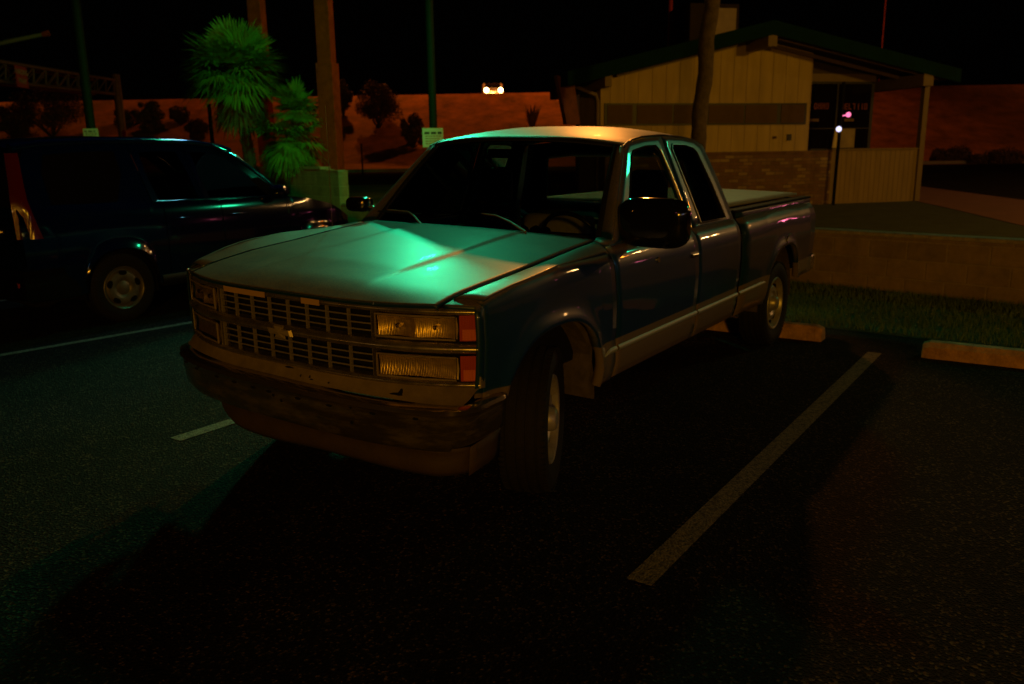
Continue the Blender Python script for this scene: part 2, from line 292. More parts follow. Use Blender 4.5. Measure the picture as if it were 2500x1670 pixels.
def asphalt():
    m = mat('asphalt', (.03,.028,.025), .9, spec=.12); t = NT(m); tc = t.n('ShaderNodeTexCoord')
    n1 = t.n('ShaderNodeTexNoise'); n1.inputs['Scale'].default_value = .7; n1.inputs['Detail'].default_value = 6; t.l(tc.outputs['Object'], n1.inputs['Vector'])
    n2 = t.n('ShaderNodeTexVoronoi'); n2.inputs['Scale'].default_value = 95; t.l(tc.outputs['Object'], n2.inputs['Vector'])
    n3 = t.n('ShaderNodeTexNoise'); n3.inputs['Scale'].default_value = 120; n3.inputs['Detail'].default_value = 4; t.l(tc.outputs['Object'], n3.inputs['Vector'])
    sx = t.n('ShaderNodeSeparateColor'); t.l(n2.outputs['Color'], sx.inputs[0])
    pick = ramp(t, sx.outputs[0], .80, 1.0, (0,0,0,1), (1,1,1,1)); 
    n4 = t.n('ShaderNodeTexNoise'); n4.inputs['Scale'].default_value = 4.5; n4.inputs['Detail'].default_value = 7; t.l(tc.outputs['Object'], n4.inputs['Vector'])
    av = t.n('ShaderNodeMath', operation='MULTIPLY_ADD'); av.inputs[1].default_value = .45; t.l(n4.outputs['Fac'], av.inputs[0])
    hf_ = t.n('ShaderNodeMath', operation='MULTIPLY'); hf_.inputs[1].default_value = .55; t.l(n1.outputs['Fac'], hf_.inputs[0]); t.l(hf_.outputs[0], av.inputs[2])
    patch0 = ramp(t, av.outputs[0], .36, .64, (.40,.40,.40,1), (1.45,1.45,1.45,1))
    dm_ = t.n('ShaderNodeMix', data_type='RGBA'); dm_.inputs['Factor'].default_value = .25; t.l(tc.outputs['Object'], dm_.inputs['A']); t.l(n4.outputs['Color'], dm_.inputs['B'])
    vc = t.n('ShaderNodeTexVoronoi'); vc.feature = 'DISTANCE_TO_EDGE'; vc.inputs['Scale'].default_value = .55; t.l(dm_.outputs['Result'], vc.inputs['Vector'])
    cr = ramp(t, vc.outputs['Distance'], .0, .006, (.25,.25,.25,1), (1,1,1,1))
    patch = t.n('ShaderNodeMix', data_type='RGBA', blend_type='MULTIPLY'); patch.inputs['Factor'].default_value = 1; t.l(patch0.outputs[0], patch.inputs['A']); t.l(cr.outputs[0], patch.inputs['B'])
    mx = t.n('ShaderNodeMix', data_type='RGBA'); mx.inputs['A'].default_value = (.0045,.0042,.0036,1); mx.inputs['B'].default_value = (.085,.06,.034,1); t.l(pick.outputs[0], mx.inputs['Factor'])
    m2 = t.n('ShaderNodeMix', data_type='RGBA', blend_type='MULTIPLY'); m2.inputs['Factor'].default_value = 1; t.l(mx.outputs['Result'], m2.inputs['A']); t.l(patch.outputs['Result'], m2.inputs['B']); t.l(m2.outputs['Result'], t.b.inputs['Base Color'])
    bp = t.n('ShaderNodeBump'); bp.inputs['Strength'].default_value = 1.0; bp.inputs['Distance'].default_value = .012; t.l(n2.outputs['Distance'], bp.inputs['Height'])
    bp2 = t.n('ShaderNodeBump'); bp2.inputs['Strength'].default_value = .6; bp2.inputs['Distance'].default_value = .01; t.l(n3.outputs['Fac'], bp2.inputs['Height']); t.l(bp.outputs[0], bp2.inputs['Normal']); t.l(bp2.outputs[0], t.b.inputs['Normal'])
    return m
M['asphalt'] = asphalt()
def worn_paint():
    m = mat('worn_line_paint', (.5,.47,.38), .8); t = NT(m); tc = t.n('ShaderNodeTexCoord')
    n1 = t.n('ShaderNodeTexNoise'); n1.inputs['Scale'].default_value = 38; n1.inputs['Detail'].default_value = 8; n1.inputs['Roughness'].default_value = .8; t.l(tc.outputs['Object'], n1.inputs['Vector'])
    r = ramp(t, n1.outputs['Fac'], .38, .56, (.02,.017,.012,1), (.20,.17,.105,1)); t.l(r.outputs[0], t.b.inputs['Base Color'])
    bp = t.n('ShaderNodeBump'); bp.inputs['Strength'].default_value = .8; bp.inputs['Distance'].default_value = .01
    n2 = t.n('ShaderNodeTexVoronoi'); n2.inputs['Scale'].default_value = 95; t.l(tc.outputs['Object'], n2.inputs['Vector']); t.l(n2.outputs['Distance'], bp.inputs['Height']); t.l(bp.outputs[0], t.b.inputs['Normal'])
    return m
M['line'] = worn_paint()
def blocks(name, c1, c2, mortar, bw, bh, ms, scale=1, rough=.9, off=.5, bumpd=.01, bias=0):
    m = mat(name, c1, rough); t = NT(m); tc = t.n('ShaderNodeTexCoord'); sp = t.n('ShaderNodeSeparateXYZ'); cb = t.n('ShaderNodeCombineXYZ')
    t.l(tc.outputs['Object'], sp.inputs[0]); ad = t.n('ShaderNodeMath', operation='ADD'); t.l(sp.outputs['X'], ad.inputs[0]); t.l(sp.outputs['Y'], ad.inputs[1])
    t.l(ad.outputs[0], cb.inputs['X']); t.l(sp.outputs['Z'], cb.inputs['Y'])
    br = t.n('ShaderNodeTexBrick'); br.offset = off; br.inputs['Scale'].default_value = 1; br.inputs['Brick Width'].default_value = bw; br.inputs['Row Height'].default_value = bh; br.inputs['Mortar Size'].default_value = ms
    br.inputs['Color1'].default_value = (*c1,1); br.inputs['Color2'].default_value = (*c2,1); br.inputs['Mortar'].default_value = (*mortar,1); br.inputs['Bias'].default_value = bias
    br.inputs['Mortar Smooth'].default_value = .3
    t.l(cb.outputs[0], br.inputs['Vector'])
    n1 = t.n('ShaderNodeTexNoise'); n1.inputs['Scale'].default_value = 5; n1.inputs['Detail'].default_value = 9; n1.inputs['Roughness'].default_value = .7; t.l(tc.outputs['Object'], n1.inputs['Vector'])
    r = ramp(t, n1.outputs['Fac'], .25, .75, (.6,.6,.6,1), (1.3,1.3,1.3,1))
    mx = t.n('ShaderNodeMix', data_type='RGBA', blend_type='MULTIPLY'); mx.inputs['Factor'].default_value = 1; t.l(br.outputs['Color'], mx.inputs['A']); t.l(r.outputs[0], mx.inputs['B']); t.l(mx.outputs['Result'], t.b.inputs['Base Color'])
    inv = t.n('ShaderNodeMath', operation='SUBTRACT'); inv.inputs[0].default_value = 1; t.l(br.outputs['Fac'], inv.inputs[1])
    n2 = t.n('ShaderNodeTexNoise'); n2.inputs['Scale'].default_value = 70; t.l(tc.outputs['Object'], n2.inputs['Vector'])
    sm = t.n('ShaderNodeMath', operation='MULTIPLY_ADD'); sm.inputs[1].default_value = .3; t.l(n2.outputs['Fac'], sm.inputs[0]); t.l(inv.outputs[0], sm.inputs[2])
    bp = t.n('ShaderNodeBump'); bp.inputs['Strength'].default_value = .8; bp.inputs['Distance'].default_value = bumpd; t.l(sm.outputs[0], bp.inputs['Height']); t.l(bp.outputs[0], t.b.inputs['Normal'])
    return m
M['block'] = blocks('concrete_block', (.30,.205,.115), (.24,.165,.095), (.31,.225,.14), .405, .203, .012)
M['brick'] = blocks('painted_brick', (.15,.075,.04), (.16,.08,.045), (.11,.07,.045), .21, .07, .008, bumpd=.006)
def brick_pale():
    m = M['brick']; t = NT(m); br = [n for n in m.node_tree.nodes if n.type == 'TEX_BRICK'][0]; br.inputs['Bias'].default_value = -.55
    br.inputs['Color2'].default_value = (.42,.33,.17,1); br.inputs['Color1'].default_value = (.14,.07,.04,1)
brick_pale()
def grooved(name, base, per, ax='X'):
    m = mat(name, base, .75); t = NT(m); tc = t.n('ShaderNodeTexCoord'); sp = t.n('ShaderNodeSeparateXYZ'); t.l(tc.outputs['Object'], sp.inputs[0])
    mo = t.n('ShaderNodeMath', operation='PINGPONG'); mo.inputs[1].default_value = per/2; t.l(sp.outputs[ax], mo.inputs[0])
    lt = t.n('ShaderNodeMapRange'); lt.inputs['From Min'].default_value = 0; lt.inputs['From Max'].default_value = .012; t.l(mo.outputs[0], lt.inputs['Value'])
    n1 = t.n('ShaderNodeTexNoise'); n1.inputs['Scale'].default_value = 2.2; n1.inputs['Detail'].default_value = 8; mp = t.n('ShaderNodeMapping'); mp.inputs['Scale'].default_value = (3,3,.5); t.l(tc.outputs['Object'], mp.inputs[0]); t.l(mp.outputs[0], n1.inputs['Vector'])
    r = ramp(t, n1.outputs['Fac'], .25, .75, tuple(c*.8 for c in base)+(1,), tuple(c*1.15 for c in base)+(1,))
    mx = t.n('ShaderNodeMix', data_type='RGBA', blend_type='MULTIPLY'); mx.inputs['Factor'].default_value = 1; t.l(r.outputs[0], mx.inputs['A'])
    g = ramp(t, lt.outputs[0], 0, 1, (.82,.82,.82,1), (1,1,1,1)); t.l(g.outputs[0], mx.inputs['B']); t.l(mx.outputs['Result'], t.b.inputs['Base Color'])
    bp = t.n('ShaderNodeBump'); bp.inputs['Distance'].default_value = .01; t.l(lt.outputs[0], bp.inputs['Height']); t.l(bp.outputs[0], t.b.inputs['Normal'])
    return m
M['siding'] = grooved('vertical_siding', (.36,.26,.09), .3); M['siding_narrow'] = grooved('narrow_siding', (.22,.15,.065), .12)
M['grassmat'] = mat('turf_soil', (.035,.06,.018), .9, noise=.5, nscale=8, bump=1, bscale=60)
M['grass'] = mat('grass_blade', (.10,.17,.045), .6, noise=.4, nscale=1.5)
M['lawn'] = mat('lawn', (.03,.045,.014), .95, noise=.4, nscale=3, bump=1, bscale=50)
M['dirt'] = mat('desert_dirt', (.20,.078,.038), .95, noise=.62, nscale=.8, bump=.8, bscale=2)
M['path'] = mat('concrete_path', (.17,.065,.04), .9, noise=.15, nscale=2)

# ---------------------------------------------------------------- ground
g = MB(); g.add([(-90,-90,0),(90,-90,0),(90,90,0),(-90,90,0)], [(0,1,2,3)])
ground = struct(g.build('parking_lot', M['asphalt']))
WA = Vector((7.2,-2.54,0)); WD = Vector((.196,.98,0)).normalized(); WN = Vector((WD.y,-WD.x,0))   # foot of the block wall, its run, its far side
def wp(s, n, z=0): p = WA+WD*s+WN*n; return Vector((p.x,p.y,z))
# raised ground beyond the wall, rising to the freeway bank
t = MB(); Ds = [4,8,12,16,20,26,34,42,48,51,53,55,57,59,61,63,64.5,66,68,82]; Ls = lin(-130,130,53)
near = []
def terr(D, L):
    p = CAM+FH*D+RH*L; z = zt(D)
    if 46 < D < 66: z += .10*math.sin(L*.37)*math.sin(D*.9)+.05*math.sin(L*1.1+D)
    if D >= 64.5: z = max(z, 6.0)+.18*math.sin((L+20)*.02)
    return Vector((p.x,p.y,z))
# clip at the wall: start from the wall line instead of a fixed depth
def tgrid(Ls, Ds):
    P = []; n = len(Ds)
    for L in Ls:
        base = CAM+RH*L
        # depth where the row meets the wall centre line
        k = (WA+WN*.1-base).dot(WN)/FH.dot(WN)
        k = max(k, .5) if k < 40 else 40
        for j, D in enumerate(Ds):
            Dj = max(D, k+.02*j); P.append(terr(Dj, L))
    return P, [(i*n+j,(i+1)*n+j,(i+1)*n+j+1,i*n+j+1) for i in range(len(Ls)-1) for j in range(n-1)]
P, F = tgrid([l for l in Ls if -60 <= l <= 130], Ds); t.add(P, F)
hill = struct(t.build('embankment', M['dirt'], smooth=60))
def sheet(name, m, pts, dz):     # pts (x,y) laid on the tilted plane beyond the wall
    b = MB(); vs = []
    for x, y in pts:
        D = (Vector((x,y,0))-Vector((CAM.x,CAM.y,0))).dot(FH); vs.append((x,y,zt(min(D,51.9))+dz))
    b.add(vs, [tuple(range(len(vs)))]); return struct(b.build(name, m))
def hp(D, L): p = CAM+FH*D+RH*L; return (p.x, p.y)
sheet('lawn', M['lawn'], [tuple(wp(-14,.12)[:2]), tuple(wp(-2.6,.12)[:2]), tuple(wp(10,.12)[:2]), (17,14), (26,4), (24.5,1.1), (18.5,.14), (16,-1.07), (13.1,-2.35), (7,-5.4)], .005)
sheet('sidewalk', M['path'], [(24.5,1.0),(19.1,-2.1),(13.1,-5.3),(9,-7.5),(6.6,-5.9),(13.1,-2.35),(16,-1.07),(18.5,.14)], .012)
sheet('frontage_road', M['asphalt'], [hp(29,-90), hp(29,-2), (24.6,1.15), (19.15,-2.0), (13.15,-5.2), (9.05,-7.4), hp(16,30), hp(40,60), hp(41,-90)], .006)
k = MB(); 
for D in (41.1,):
    a = tp(D,-90); b = tp(D,70); k.prism([a, a+FH*.18, a+FH*.18+Vector((0,0,.15)), a+Vector((0,0,.15))], b-a)
struct(k.build('kerb', M['concrete']))
sheet('dirt_track', mat('pale_dirt', (.34,.18,.10), .95, noise=.2, nscale=.5), [hp(44,-90), hp(44,-12), hp(44.2,60), hp(46,60), hp(45.6,-90)], .006)

# painted lines
def pline(x0, y0, x1, y1, w=.1):
    b = MB(); d = Vector((x1-x0,y1-y0,0)).normalized(); n = Vector((-d.y,d.x,0))*w/2; a = Vector((x0,y0,.004)); e = Vector((x1,y1,.004))
    b.add([a-n, a+n, e+n, e-n], [(0,1,2,3)]); struct(b.build('parking_line', M['line']))
pline(.27,-1.635,4.56,-1.70,.105); pline(.34,1.325,4.6,1.25,.1); pline(.4,4.535,4.6,4.02,.09); pline(-1.2,7.95,4.6,7.0,.09); pline(.2,-4.6,4.6,-4.66,.1)

# turf strip
def strip_x(y): return 5.30+.10*(y+1.9)*.95
b = MB(); b.grid(lambda u, v: Vector((lerp(v,[0,1],[strip_x(u), wp((u+2.54)/WD.y,0)[0]-.01]), u, lerp(v,[0,.06,1],[.0,.03,.05]))), lin(-9,9,40), [0,.06,.5,1])
struct(b.build('turf_strip', M['grassmat']))
gb = MB(); rnd = random.Random(3)
for i in range(34000):
    y = rnd.uniform(-3.2, 1.6) if rnd.random() < .72 else rnd.choice((rnd.uniform(1.6, 8.5), rnd.uniform(-8.5, -3.2)))
    x0 = strip_x(y); x1 = wp((y+2.54)/WD.y,0)[0]; x = rnd.uniform(x0+.02, x1-.02); f = (x-x0)/(x1-x0)
    z = .03+.02*f; h = rnd.uniform(.02,.065); a = rnd.uniform(0,6.28); w = rnd.uniform(.003,.006); lx, ly = rnd.gauss(0,.02), rnd.gauss(0,.02)
    c_, s_ = math.cos(a)*w, math.sin(a)*w
    gb.add([(x-c_,y-s_,z-.02),(x+c_,y+s_,z-.02),(x+lx,y+ly,z+h)], [(0,1,2)])
o = gb.build('grass', M['grass'], recalc=False); o['kind'] = 'stuff'; o['label'] = 'short turf growing along the foot of the block wall'
lb = MB()
for i in range(170):
    y = rnd.uniform(-3.0, .8); x0 = strip_x(y); x1 = wp((y+2.54)/WD.y,0)[0]; x = rnd.uniform(x0+.1, x1-.05); z = .075+.02*rnd.random(); a = rnd.uniform(0,3.14); r = rnd.uniform(.008,.02)
    lb.add([(x+r*math.cos(a),y+r*math.sin(a),z),(x-r*.5*math.sin(a),y+r*.5*math.cos(a),z+.006),(x-r*math.cos(a),y-r*math.sin(a),z),(x+r*.5*math.sin(a),y-r*.5*math.cos(a),z+.004)], [(0,1,2,3)])
o = lb.build('fallen_leaf_litter', mat('dry_leaf', (.35,.30,.16), .7), recalc=False); o['kind'] = 'stuff'; o['label'] = 'small pale dry leaves scattered in the turf'
# wheel stops
def wheel_stop(x, y0, y1, label):
    L = y1-y0; b = MB(); n = 14
    prof = [(-.085,0),(-.075,.085),(-.045,.125),(.045,.125),(.075,.085),(.085,0)]
    st = [0,.05]+lin(.15,L-.15,n)+[L-.05,L]
    P = []
    for i, s in enumerate(st):
        k = 0 if 0 < i < len(st)-1 else .05
        P += [(x+px*(1-k*2), y0+s, max(0,pz-(k*.4 if pz > 0 else 0))) for px, pz in prof]
    m_ = len(prof); fs = [(i*m_+j,(i+1)*m_+j,(i+1)*m_+j+1,i*m_+j+1) for i in range(len(st)-1) for j in range(m_-1)]
    fs += [tuple(range(m_)), tuple(range((len(st)-1)*m_, len(st)*m_))]
    b.add(P, fs); o = b.build('wheel_stop', M['stop_concrete'], bevel=.008); tag(o, label, 'wheel stop', 'concrete wheel stops at the head of the stalls'); return o
wheel_stop(4.83, -1.24, .62, 'chipped concrete wheel stop against the rear tyre of the blue pickup')
wheel_stop(4.66, -3.85, -2.03, 'concrete wheel stop alone in the empty stall at the right edge')

# ---------------------------------------------------------------- block walls
def obj_frame(o, origin, xdir):   # give a mesh its own frame so that textures run along it
    x = Vector(xdir).normalized(); z = Vector((0,0,1)); y = z.cross(x); mw = Matrix(((x.x,y.x,z.x,origin[0]),(x.y,y.y,z.y,origin[1]),(x.z,y.z,z.z,origin[2]),(0,0,0,1)))
    o.matrix_world = mw; return o
wr = empty('block_wall', tuple(wp(-6,0)), 'low tan concrete block wall behind the turf strip', 'wall', local=True); obj_frame(wr, wp(-6,0), WD)
b = MB(); b.box((0,-.2,-.1),(17.85,0,.645)); b.build('wall_body', M['block'], wr)
b = MB(); b.box((-.01,-.215,.645),(17.85,.015,.69)); b.build('coping', M['concrete'], wr, bevel=.01)
pr = empty('planter_wall', tuple(wp(11.9,0)), 'taller block wall section in front of the palms, green lit at its end', 'planter', local=True); obj_frame(pr, wp(11.9,0), WD)
b = MB(); b.box((0,-.22,-.05),(.42,.0,1.30)); b.box((.42,-.2,-.05),(8,0.0-.003,1.34)); b.build('block_face', M['block'], pr)
b = MB(); b.box((.62,-.23,1.34),(8,.02,1.395)); b.box((.0,-.23,1.30),(.4,.015,1.325)); b.build('coping', M['concrete'], pr, bevel=.006)
del wr['category'], pr['category']; wr['category'] = 'wall'; pr['category'] = 'planter'

# ================================================================ pickup truck
T = empty('pickup_truck', (2.75, 0, 0), 'blue and tan extended cab pickup backed into the middle stall, front wheels turned', 'pickup truck')
P_ = M['paint']; M['tape'] = mat('worn_tape', (.36,.22,.10), .7)
ZS = [.38,.41,.46,.55,.60,.64,.72,.80,.88,.96,1.02,1.06,1.085,1.105,1.12]
def yb(x, z):
    y = lerp(z, [.38,.42,.50,.58,.64,.70,.85,1.0,1.06,1.09,1.12], [.885,.915,.938,.944,.944,.953,.962,.956,.945,.925,.900])
    if x < .75: y -= .022*((.75-x)/.5)**1.6
    return y
def arch(x, xc, zc, hw, h):
    u = abs((x-xc)/hw)
    return None if u >= 1 else zc+h*(1-u**2.5)**(1/2.5)
FA = (.835,.36,.455,.475); RA = (4.50,.36,.455,.475)
def flare(x, z, A):
    xc, zc, hw, h = A; u = abs((x-xc)/hw); w = max(z-zc, 0)/h
    d = (u**2.5+w**2.5)**(1/2.5)
    return .024*math.exp(-((d-1)/.10)**2) if d >= .93 else .024*math.exp(-((.07)/.10)**2)
def zhood(x): return lerp(x, [.10,.25,.5,.88,1.2,1.55], [1.012,1.024,1.048,1.082,1.115,1.145])
def xfront(y): return .07+.20*(abs(y)/.93)**3.2
def hood_z(x, y):
    a = abs(y); base = zhood(x)
    crown = .028*(1-(a/.80)**2)
    ridge = .011*(1/(1+math.exp((a-.365)/.0095)))*min(1, max(0,(x-.18)/.3))*min(1,max(0,(1.50-x)/.12))
    z = base+crown+ridge
    f = max(0, (xfront(y)+.20-x)/.20)
    if y > 0: z += .020*(y/.8)**1.5*min(1, max(0, (x-.22)/.35))
    if .766 < a < .79: z -= .012*((a-.766)/.017)**2
    return z-(.040-.026*(a/.8)**2)*f**2.2
def side_panel(name, parent, sx, seamf, seamr, top, A=None, zlow=.405, s=-1, rows=14, mtl=None):
    """body side between two seams; the arch cuts it from below"""
    b = MB(); cols = []
    for u in sx:
        col = []
        for j in range(rows+1):
            v = j/rows; 
            x = u
            zl = zlow if not callable(zlow) else zlow(u)
            if A:
                a = arch(u, *A)
                if a is not None: zl = max(zl, a)
            z = zl+(top-zl)*v
            xx = u
            k = (u-sx[0])/(sx[-1]-sx[0]); xx += seamf(z)*(1-k)+seamr(z)*k
            y = yb(xx, z)+(flare(u, z, A) if A else 0)
            col.append(Vector((xx, s*y, z)))
        cols.append(col)
    n = rows+1; b.add([p for c in cols for p in c], [(i*n+j,(i+1)*n+j,(i+1)*n+j+1,i*n+j+1) for i in range(len(cols)-1) for j in range(rows)])
    # rolled lower lip, turned inwards
    lip = []
    for c in cols: lip += [c[0], c[0]+Vector((0,-s*.035,.004)) , c[0]+Vector((0,-s*.05,.02))]
    k = len(lip)//3
    b.add(lip, [(i*3+j,(i+1)*3+j,(i+1)*3+j+1,i*3+j+1) for i in range(k-1) for j in range(2)])
    return b
def archst(A, x0, x1, n=26):
    xc, _, hw, _ = A; xs = [x0]
    th = lin(0, math.pi, n); mid = [xc-hw*math.cos(t_)*.9999 for t_ in th]
    pre = lin(x0, mid[0], 4)[:-1]; post = lin(mid[-1], x1, 4)[1:]
    return pre+mid+post
zero = lambda z: 0
seamA = lambda z: -.06*max(0,(z-.5))/.6     # fender to door seam rakes forward going up
seamB = lambda z: -.03*max(0,(z-.5))/.6
for s in (-1, 1):
    # fender
    b = side_panel('f', T, archst(FA, .275, 1.452), lambda z: -.0 if z < 1 else 0, seamA, 1.088, FA, lambda x: .62 if x < .40 else .415, s)
    # top of the fender from the crease in to the bonnet seam
    def ft(u, v):
        zc_ = lerp(u, [.24,.34,.5,.9,1.44], [1.005,1.030,1.056,1.088,1.09]); y0 = yb(u, zc_); x = u+(0 if u > .5 else 0)
        zs_ = hood_z(u,s*.80)-.003; y1 = .803; zc_ += .042*(s > 0)*min(1,max(0,(u-.24)/.4))
        return Vector((u+(-.03*v if u < .3 else 0)+(seamA(1.09)*(1-v) if u > 1.4 else 0), s*(y0+(y1-y0)*v), zc_+(zs_-zc_)*math.sin(v*math.pi/2)**.9+.006*math.sin(v*math.pi)-(.010 if v > .99 else 0)))
    # the front of the fender dips to the lamp corner: replace crease heights there
    for k_, q in enumerate(b.v):
        x, y, z = q
        if x < .92 and z > .98:
            lim = lerp(x, [.24,.34,.5,.9], [1.005,1.030,1.056,1.088]); zz = .98+(z-.98)*(lim-.98)/(1.088-.98); b.v[k_] = (x, y, zz)
        if s > 0 and z > .90: q2 = b.v[k_]; b.v[k_] = (q2[0], q2[1], q2[2]+.042*min(1,max(0,(x-.24)/.4))*min(1,(q2[2]-.90)/.12))
    b.grid(ft, lin(.285,1.452,22), lin(0,.9,7)+[.96,1])
    # rounded nose of the fender between bonnet and lamps
    def nose(u, v):
        y = .803+.131*u; d_ = .11*v; xx = xfront(y)-.005+d_
        zt0 = hood_z(xfront(.80)-.005+d_, s*.80)-.003-.008*u**2.2*(1-.3*v); return Vector((xx, s*y, max(.978, zt0) if v < 0 else zt0))
    b.grid(nose, lin(0,1,8), lin(0,1,8)); b.grid(lambda u, v: nose(u,0)+Vector((.012*v,0,-.024*v)), lin(0,1,8), [0,1])
    # front edge return beside the grille
    b.grid(lambda u, v: Vector((.275-.03*v, s*(yb(.275,u)-.02*v), u)), lin(.62,1.0,8), [0,.5,1])
    fen = b.build('fender', P_, T, smooth=38, solid=.002)
    # wheel house
    w = MB()
    w.grid(lambda u, v: Vector((FA[0]-FA[2]*1.02*math.cos(u), s*(.90-.36*v), FA[1]+.02+FA[3]*1.0*math.sin(u))), lin(-.08,math.pi+.08,26), [0,1])
    w.add([(FA[0]-.46, s*.54, .34),(FA[0]+.46, s*.54, .34),(FA[0]+.46, s*.54, .87),(FA[0]-.46, s*.54, .87)], [(0,1,2,3)])
    w.build('wheel_house', M['under'], T, smooth=60)
    w = MB(); w.grid(lambda u, v: Vector((RA[0]-RA[2]*1.02*math.cos(u), s*(.90-.40*v), RA[1]+.02+RA[3]*math.sin(u))), lin(-.08,math.pi+.08,26), [0,1])
    w.add([(RA[0]-.46, s*.5, .34),(RA[0]+.46, s*.5, .34),(RA[0]+.46, s*.5, .87),(RA[0]-.46, s*.5, .87)], [(0,1,2,3)])
    w.build('wheel_house', M['under'], T, smooth=60)
    # plastic liner flap behind the front wheel
    w = MB(); w.grid(lambda u, v: Vector((1.20+.055*math.sin(v*3.1), s*(.55+.36*u), .43+.38*v)), lin(0,1,6), lin(0,1,8)); w.build('splash_shield', M['under'], T, smooth=50)
    # door
    dx = lin(1.460,2.588,18)
    b = side_panel('d', T, dx, seamA, seamB, 1.12, None, .425, s, 16)
    # door frame round the window, leaning in
    def yg(z): return .900-.375*(z-1.12)-.03*(z-1.12)**2
    def ringpts(outer, inner, n=14):
        def res(L):
            out = []
            for i in range(len(L)-1):
                for k in range(n): out.append((L[i][0]+(L[i+1][0]-L[i][0])*k/n, L[i][1]+(L[i+1][1]-L[i][1])*k/n))
            out.append(L[-1]); return out
        return res(outer), res(inner)
    zr = lambda x: lerp(x, [1.99,2.1,2.3,2.6,2.9,3.1,3.24], [1.618,1.655,1.680,1.692,1.684,1.665,1.632])
    door_out = [(1.435,1.12),(1.50,1.14),(1.995,1.605),(2.06,1.640),(2.30,zr(2.3)-.016),(2.565,zr(2.56)-.014),(2.567,1.64),(2.572,1.36),(2.560,1.12),(1.9,1.12),(1.435,1.12)]
    door_in  = [(1.66,1.135),(1.70,1.17),(2.045,1.56),(2.10,1.595),(2.28,1.618),(2.435,1.622),(2.475,1.59),(2.515,1.36),(2.530,1.135),(2.0,1.135),(1.66,1.135)]
    def addring(b, O, I, s, rec=.018):
        o_, i_ = ringpts(O, I, 5); n = len(o_)
        V = []
        for (x,z) in o_: V.append((x, s*yg(z), z))
        for (x,z),(x2,z2) in zip(o_, i_): xm, zm = x+(x2-x)*.55, z+(z2-z)*.55; V.append((xm, s*(yg(zm)+.0015), zm))
        for (x,z) in i_: V.append((x, s*(yg(z)+.002), z))
        for (x,z) in i_: V.append((x, s*(yg(z)-rec), z))
        b.add(V, [(r*n+i, r*n+i+1, (r+1)*n+i+1, (r+1)*n+i) for r in range(3) for i in range(n-1)])
    addring(b, door_out, door_in, s)
    door = b.build('door', P_, T, smooth=35, solid=.002)
    g_ = MB(); g_.add([(x, s*(yg(z)-.014), z) for x, z in door_in[:-1]], [tuple(range(len(door_in)-1))]); g_.build('door_window', M['glass'], door)
    tr = MB(); tr.tube([(x+.012*(1 if x > 2.3 else 0), s*(yg(z)+.010), z) for x, z in [(2.462,1.60),(2.500,1.45),(2.525,1.30),(2.540,1.13)]], .006, 6); tr.build('window_channel', M['pale_bright'] if 'pale_bright' in M else M['chrome'], door, smooth=60)
    tr = MB(); tr.tube([(x, s*(yg(z)+.004), z) for x, z in door_in], .006, 6); tr.build('window_seal', M['black'], door, smooth=60)
    hh = MB(); hh.box((2.43, s*.955-.004, .915),(2.555, s*.955+.006, .985)); hh.build('door_handle', M['black'], door, bevel=.006)
    hh = MB(); hh.box((2.44, s*.962-.008, .955),(2.545, s*.962+.008, .975)); hh.build('handle_paddle', M['gloss_black'], door, bevel=.004)
    hh = MB(); hh.lathe([(0,.016),(.006,.016),(.006,.0)] if s > 0 else [(0,.016),(-.006,.016),(-.006,0)], (1.945, s*.957, 1.00)); hh.build('door_lock', M['chrome'], door, smooth=40)
    ml = MB(); ml.grid(lambda u, v: Vector((u, s*(.950+.010*math.sin(v*math.pi)), .572+.032*v)), lin(1.465,2.58,8), lin(0,1,6)); ml.build('side_moulding', mat('moulding_rubber', (.24,.27,.22), .45), door, smooth=60)
    ml = MB(); ml.grid(lambda u, v: Vector((u, s*(.950+.010*math.sin(v*math.pi)), .572+.032*v*min(1,(u-1.30)/.06))), lin(1.305,1.445,5), lin(0,1,6)); ml.build('side_moulding', bpy.data.materials['moulding_rubber'], fen, smooth=60)
    # cab quarter
    b = side_panel('q', T, lin(2.596,3.375,14), seamB, zero, 1.12, None, .425, s, 16)
    qo = [(2.572,1.12),(2.578,1.36),(2.573,1.64),(2.573,zr(2.57)-.014),(2.90,zr(2.9)-.012),(3.12,zr(3.1)-.010),(3.235,1.622),(3.31,1.40),(3.372,1.12),(3.0,1.12),(2.572,1.12)]
    qi = [(2.745,1.14),(2.71,1.36),(2.665,1.60),(2.70,1.63),(2.90,1.628),(3.03,1.61),(3.075,1.58),(3.16,1.36),(3.215,1.14),(3.0,1.14),(2.745,1.14)]
    addring(b, qo, qi, s, .006)
    cq = b.build('cab_quarter', P_, T, smooth=35, solid=.002)
    g_ = MB(); g_.add([(x, s*(yg(z)-.004), z) for x, z in qi[:-1]], [tuple(range(len(qi)-1))]); g_.build('quarter_window', M['tint'], cq)
    tr = MB(); tr.tube([(x, s*(yg(z)+.003), z) for x, z in qi], .008, 6); tr.build('window_seal', M['black'], cq, smooth=60)
    ml = MB(); ml.grid(lambda u, v: Vector((u, s*(.950+.010*math.sin(v*math.pi)), .572+.032*v)), lin(2.60,3.37,6), lin(0,1,6)); ml.build('side_moulding', bpy.data.materials['moulding_rubber'], cq, smooth=60)
    # bed side
    b = side_panel('b', T, archst(RA, 3.41, 5.46), zero, zero, 1.120, RA, lambda x: .415 if x < 4.5 else .50, s)
    b.grid(lambda u, v: Vector((u, s*lerp(v,[0,.3,.6,1],[.900,.898,.893,.872]), lerp(v,[0,.3,.6,1],[1.12,1.145,1.162,1.165]))), lin(3.41,5.46,10), [0,.15,.3,.45,.6,.8,1])
    b.grid(lambda u, v: Vector((5.46+.012*v, s*(yb(5,u)-.03*v), u)), lin(.50,1.12,8), [0,1])
